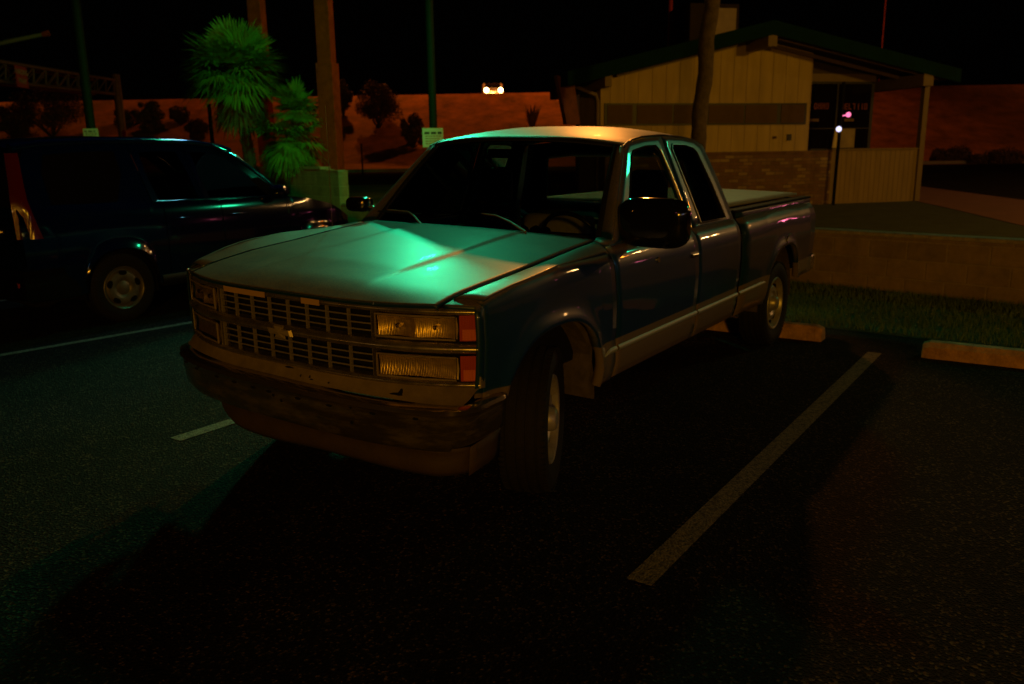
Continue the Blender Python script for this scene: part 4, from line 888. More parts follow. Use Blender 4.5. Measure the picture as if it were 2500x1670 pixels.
    for od, x in ((o1,1.62),(o2,2.33)):
        h_ = MB(); h_.tube([sp_(x,.985,s,.012), sp_(x+.03,.985,s,.032), sp_(x+.17,.985,s,.032), sp_(x+.20,.985,s,.012)], .010, 8); h_.build('door_handle', NV, od, smooth=60)
    bs = MB(); bs.tube([(V0[0]+x, YC+s*(.840), zbelt(x)+.004) for x in lin(1.46,3.08,12)], .010, 8); bs.build('belt_strip', NV, o2, smooth=60)
    fn = panel(3.17, 4.22, .33, FAs); fo_ = fn.build('fender', NV, U, smooth=35)
    cl_ = MB(); cl_.grid(lambda u, v: sp_(lerp(u,[0,1],[1.42,3.2]), .30+.12*v, s, .012*math.sin(v*3.14)+.004), lin(0,1,10), lin(0,1,6)); cl_.build('sill_cladding', M['black'], U, smooth=50)
    tlm = MB(); tlm.grid(lambda u, v: Vector((V0[0]+.075+lerp(u,[0,.45,.6,1],[.02,.03,.055,.10])+lerp(u,[0,.35,.6,1],[.17,.10,.07,.055])*v-.02*(1-v), YC+s*(lerp(u,[0,.4,1],[.890,.855,.715])-.09*(1-v)**2+.008), .90+.76*u)), lin(0,1,14), lin(0,1,7)); tlm.build('tail_lamp', M['taillens'], U, smooth=60)
    mr = MB(); mr.lathe([(-.10,.0),(-.09,.07),(0,.085),(.09,.07),(.10,0)], (V0[0]+2.98, YC+s*.95, 1.20), 'y', 20); mr.build('side_mirror', NV, U, smooth=60)
# roof, bonnet, glass, rear
rb_ = MB()
def rff(u, v):
    x = .18+(2.42-.18)*u; z0 = zroof(x)-.004; a = abs(v); return Vector((V0[0]+x, YC+v*yg2(z0,x), z0+.075*(1-a**2.4)*(1-.3*abs(u-.4))))
rb_.grid(rff, lin(0,1,26), [-1+2*(.5-.5*math.cos(math.pi*k/24)) for k in range(25)]); rfo = rb_.build('roof', NV, U, smooth=40)
for s in (-1,1):
    rr = MB(); rr.tube([(V0[0]+x, YC+s*(yg2(zroof(x),x)-.034), zroof(x)+.000) for x in lin(.20,2.55,26)], .045, 14); rr.build('cant_rail', NV, rfo, smooth=80)
    rr = MB(); rr.tube([(V0[0]+x, YC+s*(yg2(zroof(x),x)-.045), zroof(x)+.045) for x in lin(.35,1.95,14)], .008, 6); rr.build('roof_rib', M['gloss_black'], rfo, smooth=60)
w2 = MB(); w2.grid(lambda u, v: Vector((V0[0]+lerp(u,[0,1],[2.46,3.14-.0]), YC+v*lerp(u,[0,1],[.63,.75]), lerp(u,[0,1],[1.70,1.15])+.03*math.sin(u*3.14)-.02*abs(v)**2)) + Vector((.10*(1-v*v)*u+.04*(1-v*v),0,0)), lin(0,1,8), lin(-1,1,13)); w2.build('windshield', M['glass'], U, smooth=60)
for s in (-1,1):
    ap = MB(); ap.tube([(V0[0]+2.30,YC+s*.680,1.725),(V0[0]+2.62,YC+s*.712,1.575),(V0[0]+2.90,YC+s*.765,1.365),(V0[0]+3.16,YC+s*.815,1.135)], .032, 10); ap.build('windshield_pillar', NV, U, smooth=60)
h2 = MB(); h2.grid(lambda u, v: Vector((V0[0]+3.10+.14*(1-v*v)+1.02*u, YC+v*(sy(3.1+1.02*u,1.1,1)-.03), zbelt(3.15+1.02*u)+.035*(1-v*v)-.0)), lin(0,1,14), lin(-1,1,17)); h2.build('hood', NV, U, smooth=50)
fb = MB(); fb.grid(lambda u, v: Vector((V0[0]+4.22+.12*math.sin(u*3.14)-.14*v*v*1.0, YC+v*.84, .28+.56*u)), lin(0,1,8), lin(-1,1,17)); fb.build('front_bumper', NV, U, smooth=50)
rg = MB(); rg.grid(lambda u, v: Vector((V0[0]+lerp(u,[0,.30,.5,1],[.05,.05,.06,.20])+.05*v*v, YC+v*lerp(u,[0,.5,1],[.86,.83,.70]), .55+1.12*u)), lin(0,1,10), lin(-1,1,13)); rg.build('tailgate', NV, U, smooth=45)
rw = MB(); rw.grid(lambda u, v: Vector((V0[0]+lerp(u,[0,1],[.075,.165])+.05*v*v*.8-.006, YC+v*lerp(u,[0,1],[.70,.62]), 1.18+.36*u)), lin(0,1,5), lin(-1,1,9)); rw.build('rear_window', M['shop_glass'], U, smooth=45)
rbp = MB(); rbp.grid(lambda u, v: Vector((V0[0]-.04+.10*v*v+.05*(1-math.sin(u*3.14)), YC+v*.875, .34+.28*u)), lin(0,1,8), lin(-1,1,17))
for s in (-1,1): rbp.grid(lambda u, v: Vector((V0[0]+.06+.56*v, YC+s*(.875+.02*math.sin(v*3.14)), .34+.28*u)), lin(0,1,5), lin(0,1,6))
rbo = rbp.build('rear_bumper', M['gloss_black'], U, smooth=50)
for s in (-1,1):
    rf_ = MB(); rf_.box((V0[0]+.04, YC+s*.74-.06, .47),(V0[0]+.055, YC+s*.74+.06, .51)); rf_.build('rear_reflector', M['redlens'], rbo)
spw = MB(); spw.lathe([(-.20,.0),(-.20,.25),(-.18,.31),(-.10,.335),(0,.32)], (V0[0]+.02, YC, .93), 'x', 40); spw.build('spare_wheel_cover', M['gloss_black'], U, smooth=40)
fl = MB(); fl.box((V0[0]+.15,YC-.80,.30),(V0[0]+4.1,YC+.80,.62)); fl.box((V0[0]+.3,YC-.78,.62),(V0[0]+3.0,YC+.78,.80)); fl.build('floor_pan', M['flat_black'], U)
for y in (-.38,.38):
    st = MB(); st.box((V0[0]+2.0,YC+y-.24,.75),(V0[0]+2.12,YC+y+.24,1.28)); st.box((V0[0]+2.0,YC+y-.11,1.30),(V0[0]+2.09,YC+y+.11,1.46)); st.build('seat', M['interior'], U, bevel=.03)
db = MB(); db.box((V0[0]+2.85,YC-.78,.9),(V0[0]+3.25,YC+.78,1.10)); db.build('dashboard', M['interior'], U, bevel=.03)
st = MB(); st.tube([(V0[0]+2.72-.05*math.cos(a), YC+.38+.18*math.sin(a), 1.08+.17*math.cos(a)) for a in lin(0,2*math.pi,25)], .013, 6, cap=False); st.build('steering_wheel', M['black'], U, smooth=60)
def suv_wheel(x, s):
    c_ = Vector((V0[0]+x, YC+s*.775, .345)); ty = MB(); H = .10
    ty.lathe([(-H*.85,.21),(-H,.26),(-H*.95,.31),(-H*.75,.338),(-H*.4,.345),(H*.4,.345),(H*.75,.338),(H*.95,.31),(H,.26),(H*.85,.21)], c_, 'y', 56); w = ty.build('wheel', M['rubber'], U, smooth=40)
    rm = MB(); o = s*H
    rm.lathe([(o*.86,.214),(o*.92,.208),(o*.82,.196),(o*.62,.190),(o*.62,.176),(o*.80,.160),(o*.88,.120),(o*.80,.085),(o*.70,.070),(o*.80,.045),(o*.82,0)], c_, 'y', 48); r_o = rm.build('rim', M['suv_rim'], w, smooth=35)
    for k in range(5):
        hl_ = MB(); a0 = 2*math.pi*k/5+.3; pts = []
        for q in lin(0,2*math.pi,17)[:-1]:
            an_ = a0+.27*math.cos(q); rr_ = .150+.024*math.sin(q); pts.append((c_.x+rr_*math.cos(an_), c_.y+o*.895, c_.z+rr_*math.sin(an_)))
        hl_.prism(pts, (0,-o*.25,0)); hl_.build('rim_hole', M['flat_black'], r_o)
for x in (1.00,3.62):
    for s in (-1,1): suv_wheel(x, s)
for s in (-1,1):
    for A in (RAs,FAs):
        w = MB(); w.grid(lambda u, v: Vector((V0[0]+A[0]-A[2]*1.0*math.cos(u), YC+s*(.85-.30*v), A[1]+A[3]*math.sin(u))), lin(-.2,math.pi+.2,20), [0,1]); w.build('wheel_house', M['flat_black'], U, smooth=60)
# ================================================================ building
TH = R_(-43.5); BO = (18.349,.057,.45)
Bd = empty('roadside_shop', BO, 'small cream sided gable building with green fascia and brick base', 'building', rz=TH, local=True)
def bb(name, m, parent, boxes, **k):
    b = MB()
    for q in boxes: b.box(*q)
    return b.build(name, m, parent, **k)
PK = -4.15; zl_ = lambda u: 3.42-.235*(PK-u) if u < PK else 3.42-.20*(u-PK)     # underside of the roof
def wallpoly(u0, u1, y0, y1, zb=-.15, cut=None):
    pts = [(u0,y0,zb),(u1,y0,zb),(u1,y0,zl_(u1))]+([(PK,y0,zl_(PK))] if u0 < PK < u1 else [])+[(u0,y0,zl_(u0))]
    b = MB(); b.prism(pts, (0,y1-y0,0)); return b
w = wallpoly(-7.40,-2.68,0,.15); w.build('wall', M['siding'], Bd)
sw_ = MB(); sw_.box((-7.40,.15,-.15),(-7.25,1.4,zl_(-7.4)-.02)); sw_.hexa([(-7.40,1.4,-.15),(-7.25,1.4,-.15),(-4.65,10,-.15),(-4.8,10,-.15),(-7.40,1.4,2.4),(-7.25,1.4,2.4),(-4.65,10,2.95),(-4.8,10,2.95)]); sw_.build('side_wall', M['siding'], Bd)
bb('upper_wall', M['pale_trim'], Bd, [((-2.68,.30,2.58),(-.90,.40,2.74))]); w = MB(); w.prism([(-2.68,.3,2.74),(-.9,.3,2.74),(-2.68,.3,zl_(-2.68)-.02)], (0,.1,0)); w.build('gable_infill', M['roofing'], Bd)
bb('brick_wainscot', M['brick'], Bd, [((-7.42,-.35,-.15),(-2.31,-.005,1.08))], bevel=.01)
bb('brick_cap', M['brick'], Bd, [((-7.43,-.37,1.08),(-2.30,-.0055,1.12))])
bb('half_wall', M['siding_narrow'], Bd, [((-2.305,-.30,-.15),(-.05,-.16,1.115))])
bb('half_wall_cap', M['pale_trim'], Bd, [((-2.30,-.33,1.115),(-.03,-.13,1.15))])
# strip window
sf = bb('strip_window', M['frame_dark'], Bd, [((-7.32,-.03,1.67),(-2.78,-.002,2.11))])
fr = [(.012,.130),(.152,.322),(.330,.492),(.500,.676),(.684,.845),(.868,.988)]
for a, b_ in fr: bb('frosted_pane', M['frosted'], sf, [((-7.32+4.54*a,-.042,1.705),(-7.32+4.54*b_,-.030,2.075))])
# shop window
sg = bb('shop_window', M['frame_dark'], Bd, [((-2.66,.30,1.10),(-.93,.34,1.16)),((-2.66,.30,2.53),(-.93,.34,2.58)),((-2.66,.30,1.16),(-2.60,.34,2.53)),((-1.00,.30,1.16),(-.93,.34,2.53)),((-1.86,.29,1.16),(-1.82,.345,2.53)),((-2.6,.30,1.58),(-1.0,.335,1.60))])
bb('window_glass', M['shop_glass'], sg, [((-2.61,.32,1.15),(-.99,.325,2.54))])
sign_red = mat('faded_red_lettering', (.16,.03,.015), .7); sign_yel = mat('faded_yellow_lettering', (.12,.07,.02), .7)
lt_ = MB()   # illegible letter marks
def marks(b, u0, u1, z0, z1, n, seed):
    r = random.Random(seed); wd = (u1-u0)/n
    for i in range(n):
        a = u0+wd*i+.01; e = a+wd*.78; k = r.choice('LOEIHT')
        t_ = .022
        segs = {'L':[(a,z0,a+t_,z1),(a,z0,e,z0+t_)],'O':[(a,z0,a+t_,z1),(e-t_,z0,e,z1),(a,z0,e,z0+t_),(a,z1-t_,e,z1)],'E':[(a,z0,a+t_,z1),(a,z0,e,z0+t_),(a,z1-t_,e,z1),(a,(z0+z1)/2-t_/2,e,(z0+z1)/2+t_/2)],'I':[((a+e)/2,z0,(a+e)/2+t_,z1)],'H':[(a,z0,a+t_,z1),(e-t_,z0,e,z1),(a,(z0+z1)/2,e,(z0+z1)/2+t_)],'T':[((a+e)/2,z0,(a+e)/2+t_,z1),(a,z1-t_,e,z1)]}[k]
        for s_ in segs: b.box((s_[0],.312,s_[1]),(s_[2],.318,s_[3]))
marks(lt_, -2.40,-2.02,2.00,2.13,4,3); lt_.build('window_lettering', sign_red, sg); lt_ = MB(); marks(lt_, -1.74,-1.06,1.99,2.12,7,4); lt_.build('window_lettering', sign_red, sg)
l2 = MB(); l2.box((-2.58,.312,1.74),(-2.25,.318,1.80)); l2.build('window_notice', sign_yel, sg); l2 = MB(); l2.box((-1.62,.312,1.74),(-1.38,.318,1.80)); l2.build('window_notice', sign_yel, sg)
w = MB(); w.hexa([(-1.95,.20,1.17),(-1.83,.20,1.17),(-1.83,.24,1.17),(-1.95,.24,1.17),(-1.91,.20,1.55),(-1.83,.20,1.55),(-1.83,.24,1.55),(-1.91,.24,1.55)]); w.build('curtain', mat('pale_curtain',(.50,.42,.26),.9,noise=.2), sg)
bb('curtain', mat('grey_curtain',(.26,.20,.13),.9,noise=.3,nscale=4), sg, [((-1.70,.28,1.17),(-1.35,.298,1.58))])
bb('porch_post', M['pale_trim'], Bd, [((-.17,-.36,-.1),(-.05,-.24,zl_(-.1)-.05))])
bb('wall_vent', M['frame_dark'], Bd, [((-3.20,-.03,1.34),(-3.10,-.002,1.47))]); bb('wall_box', M['frosted'], Bd, [((-3.53,-.05,1.38),(-3.46,-.002,1.43))], bevel=.006)
# roof
rf2 = MB(); y0, y1 = -.9, 10.5; th_ = .05
rf2.prism([(PK,y0+.04,zl_(PK)),(.22,y0+.04,zl_(.22)),(.22,y0+.04,zl_(.22)+th_+.12),(PK,y0+.04,zl_(PK)+th_+.12)], (0,y1-y0-.04,0))
for ya, yb3, ua, ue in ((y0+.04,.3,-8.32,-8.32),(.3,y1,-8.32,-5.3)):
    rf2.hexa([(ua,ya,zl_(ua)),(PK,ya,zl_(PK)),(PK,yb3,zl_(PK)),(ue,yb3,zl_(ue)),(ua,ya,zl_(ua)+.17),(PK,ya,zl_(PK)+.17),(PK,yb3,zl_(PK)+.17),(ue,yb3,zl_(ue)+.17)])
rfo2 = rf2.build('roof', M['roofing'], Bd)
fa = MB()
for ua, ub in ((-8.34,PK),(PK,.24)):
    fa.prism([(ua,y0,zl_(ua)-.07),(ub,y0,zl_(ub)-.07),(ub,y0,zl_(ub)+.20),(ua,y0,zl_(ua)+.20)], (0,.035,0))
fa.box((-8.36,-.9,zl_(-8.34)-.05),(-8.325,.3,zl_(-8.34)+.20)); fa.build('fascia_board', M['fascia'], rfo2)
st_ = MB()
for ua, ub in ((-7.1,-4.5),(-3.85,-.55)): st_.prism([(ua,-.10,zl_(ua)-.12),(ub,-.10,zl_(ub)-.12),(ub,-.10,zl_(ub)-.05),(ua,-.10,zl_(ua)-.05)], (0,.06,0))
for ua, ub in ((-7.1,-4.5),(-3.85,-.1)): st_.prism([(ua,-.62,zl_(ua)-.06),(ub,-.62,zl_(ub)-.06),(ub,-.62,zl_(ub)-.002),(ua,-.62,zl_(ua)-.002)], (0,.06,0))
st_.build('barge_trim', M['pale_trim'], rfo2)
for u, z, w_ in ((PK,3.13,.10),(-.52,2.40,.12),(-7.55,2.36,.07)): bb('beam', M['pale_trim'], Bd, [((u-w_,-.88,z),(u+w_,3,z+.25))], bevel=.01)
ds = MB(); ds.tube([(-8.05,-.1,2.46),(-7.50,.0,2.27),(-7.46,.0,2.15),(-7.46,.0,.2)], .04, 8); ds.build('downspout', M['pale_trim'], Bd, smooth=50)
mn = MB(); mn.hexa([(-8.18,-.25,1.70),(-7.84,-.05,1.70),(-7.84,.15,1.70),(-8.18,.0,1.70),(-8.46,-.5,2.60),(-8.02,-.2,2.52),(-8.02,.1,2.52),(-8.46,-.3,2.60)]); mn.build('mansard_eave', M['shingle'], Bd)
a_ = bb('rooftop_cooler', M['ac'], Bd, [((-4.37,2.5,zl_(-4.3)),(-3.12,3.7,4.50))], bevel=.02)
bb('cooler_grille', M['steel'], a_, [((-3.85,2.49,3.7),(-3.2,2.499,4.4))])
pp = MB(); pp.tube([(-4.25,3.9,3.3),(-4.25,3.9,6.5)], .05, 8); pp.build('roof_mast', M['rust'], Bd, smooth=60)
pp = MB(); pp.tube([(-.69,.5,2.6),(-.69,.5,6.2)], .018, 8); pp.build('roof_mast', M['rust'], Bd, smooth=60)

def Bw(u, y, z): return Vector(BO)+Matrix.Rotation(TH,4,'Z')@Vector((u,y,z))
sp = empty('sign_post', tuple(Bw(-2.37,-.6,-.2)), 'thin black post in front of the shop window with two glowing balls as reflections of neon', 'post')
b = MB(); b.tube([Bw(-2.37,-.6,-.2), Bw(-2.32,-.6,2.5)], .035, 8); b.build('post', M['flat_black'], sp, smooth=60)
for nm, u, z, m_, r in (('bulb_or_reflection',-2.20,1.84,M['glow_pink'],.055),('bulb_or_reflection',-2.40,1.55,M['glow_white'],.06)):  # glowing balls stand in for neon reflected in the window glass
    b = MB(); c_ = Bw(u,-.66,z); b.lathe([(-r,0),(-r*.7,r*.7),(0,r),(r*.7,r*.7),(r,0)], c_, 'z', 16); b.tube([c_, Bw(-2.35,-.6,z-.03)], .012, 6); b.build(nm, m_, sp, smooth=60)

# ================================================================ poles and signs
def pole(name, px0, py0, px1, py1, dep, r, m_, label, cat, grp=None, sides=10):
    a = at(px0,py0,dep); b_ = at(px1,py1,dep); d = (a-b_)/(a.z-b_.z)
    D = (a-CAM).dot(FH); z0 = zt(D) if D > 12 else 0
    x = b_.x; y = b_.y; e = empty(name, (x,y,z0), label, cat, grp); b = MB(); b.tube([(x,y,z0-.1),(x,y,9.5)], r, sides); o = b.build('shaft', m_, e, smooth=50); return e, (x,y,z0)
e1, p1 = pole('lamp_pole', 190,0,222,311, 16, .085, M['dark_pole'], 'dark green pole carrying the white notice above the suv roof', 'pole', 'tall dark lot poles')
e2, p2 = pole('lamp_pole', 1047,0,1058,312, 16, .08, M['dark_pole'], 'dark pole carrying the white notice behind the pickup roof', 'pole', 'tall dark lot poles')
def notice(p, zc, wdt, h, label, tilt, red):
    # plate facing the lot
    e = empty('notice_sign', (p[0]-.1,p[1]-.06,zc), label, 'sign', local=True); e.rotation_euler = (0, tilt, math.atan2(-RH.y,-RH.x)+math.pi)
    b = MB(); b.box((-wdt/2,-.008,-h/2),(wdt/2,.0,h/2)); b.build('plate', M['white_sign'], e, bevel=.003)
    t_ = MB(); r = random.Random(int(zc*100)); x = -wdt*.40
    while x < wdt*.36:
        w_ = r.uniform(.04,.12)*wdt/.42; t_.box((x,-.0105,h*.18),(min(x+w_,wdt*.42),-.009,h*.30)); x += w_+.03
    t_.build('headline', M['dark_text'], e)
    q = MB()
    for i in range(4):
        x = -wdt*.36
        while x < wdt*.34:
            w_ = r.uniform(.02,.06); q.box((x,-.0105,h*(.06-.13*i)),(min(x+w_,wdt*.40),-.009,h*(.10-.13*i))); x += w_+.014
    q.build('small_print', M['red_text'] if red else M['dark_text'], e); return e
pc = at(222,325.5,15.85); notice((pc.x+.1,pc.y+.06), pc.z-.01, .29, .20, 'small white notice plate over the suv roof', R_(0), False)
pc = at(1057,336,15.85); notice((pc.x+.1,pc.y+.06), pc.z, .40, .36, 'small white notice plate with red print behind the pickup roof', R_(0), True)
# two big steel sign posts by the planter
def sign_post(px, py, dep, w_, label, sleeve=None):
    p = at(px,py,dep); D = (p-CAM).dot(FH); z0 = zt(D)-.1; e = empty('steel_sign_post', (p.x,p.y,z0), label, 'sign post', 'rusty steel posts of the roadside sign')
    b = MB(); h = w_/2; Mx = Matrix.Translation((p.x,p.y,0))@Matrix.Rotation(math.atan2(RH.y,RH.x)-R_(17),4,'Z')
    b.box((-h,-h*.8,z0),(h,h*.8,11), Mx); b.build('post', M['rust'], e, bevel=.01)
    b = MB(); b.box((h-.03,-h*.8-.012,z0),(h+.02,-h*.8-.001,11), Mx); b.build('edge_flange', M['rust'], e)
    if sleeve: b = MB(); b.box((-h-.03,-h*.8-.03,z0),(h+.035,h*.8+.03,sleeve), Mx); b.build('sleeve', M['rust'], e, bevel=.008)
sign_post(640,200,18.2,.31,'thick rusty steel sign post partly behind the tall palm')
sign_post(801,200,17.3,.31,'thick rusty steel sign post at the end of the taller wall section', 3.50)
# thin posts on the far side
for px, py0, py1, dep, r, lab in ((510,255,330,38,.09,'thin dark post in front of the bank beside the tall palm'),(882,352,402,36,.035,'short thin marker post on the dirt behind the pickup')):
    a = at(px,py0,dep); D = (a-CAM).dot(FH); z0 = zt(D); e = empty('marker_post', (a.x,a.y,z0), lab, 'post'); b = MB(); b.tube([(a.x,a.y,z0-.1),(a.x,a.y,a.z)], r, 8); b.box((a.x-r*1.1,a.y-r*1.1,a.z-.02),(a.x+r*1.1,a.y+r*1.1,a.z+.02)); b.build('shaft', M['flat_black'], e, smooth=50)
# overhead gantry
GA, GB = at(0,150,32), at(278,195,45); GC, GD = at(0,198,32), at(278,229,45)
gn = empty('sign_gantry', (at(300,335,45.5).x, at(300,335,45.5).y, .9), 'steel truss gantry crossing the road at far left', 'gantry')
d_ = (GB-GA); GA2 = GA-d_*.35; GC2 = GC-(GD-GC)*.35; dep_ = Vector((-d_.y,d_.x,0)).normalized()*1.0
tr = MB()
for off in (Vector((0,0,0)), dep_):
    tr.tube([GA2+off, GB+off], .09, 8); tr.tube([GC2+off, GD+off], .09, 8)
    N_ = 14
    for i in range(N_+1):
        a = GA2.lerp(GB,i/N_)+off; c_ = GC2.lerp(GD,i/N_)+off; tr.tube([a,c_], .04, 6)
        if i < N_: tr.tube([c_, GA2.lerp(GB,(i+1)/N_)+off], .04, 6)
tr.build('truss', M['steel'], gn, smooth=50)
gp = MB(); gp.tube([at(282,183,45.5), Vector((at(300,335,45.5).x,at(300,335,45.5).y,.8))], .22, 10); gp.build('post', M['steel'], gn, smooth=50)
e_ = empty('wrong_way_sign', tuple(at(35,188,33)), 'red square sign reading wrong way on the gantry', 'sign', local=True); xd = Vector((d_.x,d_.y,0)).normalized(); e_.rotation_euler = (0,0,math.atan2(xd.y,xd.x))
b = MB(); b.box((-.55,-.30,-.42),(.50,-.27,.42)); b.build('plate', M['red_sign'], e_, bevel=.05)
for txt, z, sz in (('WRONG',.08,.30),('WAY',-.26,.30)):
    cu = bpy.data.curves.new('sign_lettering','FONT'); cu.body = txt; cu.size = sz; cu.align_x = 'CENTER'; cu.extrude = .004
    to = bpy.data.objects.new('tmp', cu); COL.objects.link(to); dgp = bpy.context.evaluated_depsgraph_get(); me = bpy.data.meshes.new_from_object(to.evaluated_get(dgp)); bpy.data.objects.remove(to)
    me.materials.clear(); me.materials.append(M['white_sign']); lo = bpy.data.objects.new('lettering', me); COL.objects.link(lo); lo.parent = e_; lo.rotation_euler = (R_(90),0,0); lo.location = (-.02,-.308,z)
b = MB(); c_ = at(303,326,40); z0 = zt((c_-CAM).dot(FH)); ss = empty('red_disc_sign', (c_.x,c_.y,z0), 'small red sign low on its stake beside the gantry post', 'sign')
b.lathe([(-.01,0),(-.01,.17),(.01,.17),(.01,0)], c_, 'x', 8); b.build('plate', M['red_sign'], ss); b = MB(); b.tube([(c_.x+.03,c_.y,z0-.1),(c_.x+.03,c_.y,c_.z)], .03, 6); b.build('stake', M['steel'], ss)
la = empty('street_lamp', tuple(Vector((at(-80,128,20).x,at(-80,128,20).y,.4))), 'street lamp arm with a capped end reaching in at upper left', 'street lamp')
b = MB(); A0_, A1_ = at(-80,128,20), at(110,83,20); b.tube([Vector((A0_.x,A0_.y,.3)), A0_, A0_.lerp(A1_,.5)+Vector((0,0,.03)), A1_], [.09,.075,.06,.05], 10); b.build('arm', M['steel'], la, smooth=60)
b = MB(); b.tube([A0_.lerp(A1_,.97), A1_+(A1_-A0_)*.05], [.065,.075], 10); b.build('end_cap', M['rust'], la, smooth=60)

# ================================================================ palms
def fan(b, c, dirv, Ln, n, r, droop):
    """one fan leaf: a stalk and n pointed blades"""
    dirv = dirv.normalized(); side = dirv.cross(Vector((0,0,1)));
    if side.length < .1: side = Vector((1,0,0))
    side.normalize(); upv = side.cross(dirv)
    tip = c+dirv*Ln*.45; tip.z -= droop*.15*Ln
    b.add([c+side*.012, c-side*.012, tip-side*.006, tip+side*.006], [(0,1,2,3)])
    for k in range(n):
        a = (k/(n-1)-.5)*2.9; L = Ln*.62*(1-.18*abs(a))*r.uniform(.85,1.1); d = (dirv*math.cos(a)+side*math.sin(a)+upv*r.uniform(-.12,.12)).normalized()
        m_ = tip+d*L*.55; e = tip+d*L+Vector((0,0,-droop*L*r.uniform(.2,.5))); w_ = Ln*.023; sd = d.cross(upv).normalized()*w_
        b.add([tip, m_+sd, e, m_-sd], [(0,1,2,3)])
def palm(base, top, tr, crown_r, nl, seed, label, dead=24, lean=0):
    r = random.Random(seed); e = empty('fan_palm', tuple(base), label, 'palm tree', 'fan palms behind the block wall')
    b = MB(); pts = [Vector(base).lerp(Vector(top), f)+Vector((.04*math.sin(f*5),.03*math.sin(f*4),0)) for f in lin(0,1,14)]
    b.tube(pts, [tr*(1.15-.3*i/13)*(1+.09*math.sin(i*2.7)) for i in range(14)], 12)
    for f in lin(.25,1,26):
        p = Vector(base).lerp(Vector(top), f)
        for k in range(5): a = r.uniform(0,6.28); q = p+Vector((math.cos(a)*tr*.85, math.sin(a)*tr*.85, 0)); b.tube([q, q+Vector((math.cos(a)*.05, math.sin(a)*.05, .09))], [.022,.006], 4)
    b.build('trunk', M['trunk'], e, smooth=60)
    b = MB(); c = Vector(top)
    for i in range(nl):
        ph = r.uniform(0,6.283); el = math.asin(r.uniform(-.55,1)); d = Vector((math.cos(ph)*math.cos(el), math.sin(ph)*math.cos(el), math.sin(el)))
        fan(b, c+Vector((0,0,r.uniform(-.1,.08))), d, crown_r*r.uniform(.75,1.15), 28, r, .5-.3*math.sin(el))
    b.build('crown', M['leaf'], e, recalc=False)
    b = MB()
    for i in range(dead):
        ph = r.uniform(0,6.283); d = Vector((math.cos(ph)*.75, math.sin(ph)*.75, r.uniform(-1.5,-.7))); fan(b, c+Vector((0,0,-r.uniform(.05,.35)*crown_r)), d, crown_r*r.uniform(.6,.95), 13, r, .6)
    b.build('dry_skirt', M['dead_leaf'], e, recalc=False)
pb = at(618,395,17.6); pt = at(575,168,17.6)
palm((pb.x,pb.y,.38), (pt.x,pt.y,pt.z), .12, 1.12, 120, 5, 'taller fan palm with a ragged green crown in front of the sign post', 60)
pb = at(712,395,17.5); pt = at(724,268,17.5)
palm((pb.x,pb.y,.38), (pt.x,pt.y,pt.z), .08, .62, 70, 8, 'shorter fan palm between the two rusty sign posts', 6)
# young palm clump at the base
e = empty('young_palm', (at(705,380,17.3).x, at(705,380,17.3).y, .38), 'drooping young palm clump spilling over the taller wall section', 'palm tree'); r = random.Random(11); b = MB(); c = at(705,328,17.3)
for i in range(70):
    ph = r.uniform(0,6.283); d = Vector((math.cos(ph)*.8, math.sin(ph)*.8, r.uniform(-1.5,.5))); fan(b, c+Vector((r.gauss(0,.06),r.gauss(0,.06),r.uniform(-.1,.08))), d, r.uniform(.65,.98), 26, r, .7)
b.build('fronds', M['leaf'], e, recalc=False); b = MB(); b.tube([(c.x,c.y,.35),(c.x,c.y,c.z)], [.09,.06], 8); b.build('stem', M['trunk'], e, smooth=60)
# bare palm trunk before the shop
tb, tt = at(1705,335,13.4), at(1737,0,13.2); q = empty('tall_palm_trunk', (tb.x-.02,tb.y,.3), 'tall dark leaning palm trunk in front of the shop', 'palm tree'); b = MB(); d = (tt-tb)
pts = [tb+d*f for f in lin(-.95,2.6,46)]; pts = [p+Vector((.015*math.sin(i*1.1),.015*math.cos(i*.9),0)) for i, p in enumerate(pts)]
b.tube(pts, [.125*(1+.05*math.sin(i*2.3))*(1 if i > 3 else 1.15) for i in range(46)], 14); 
b.build('trunk', M['trunk'], q, smooth=60)
b = MB(); r = random.Random(4); c = pts[-1]
for i in range(30): ph = r.uniform(0,6.283); el = r.uniform(-.6,1.2); fan(b, c, Vector((math.cos(ph)*math.cos(el), math.sin(ph)*math.cos(el), math.sin(el))), 1.1, 13, r, .5)
b.build('crown', M['leaf'], q, recalc=False)

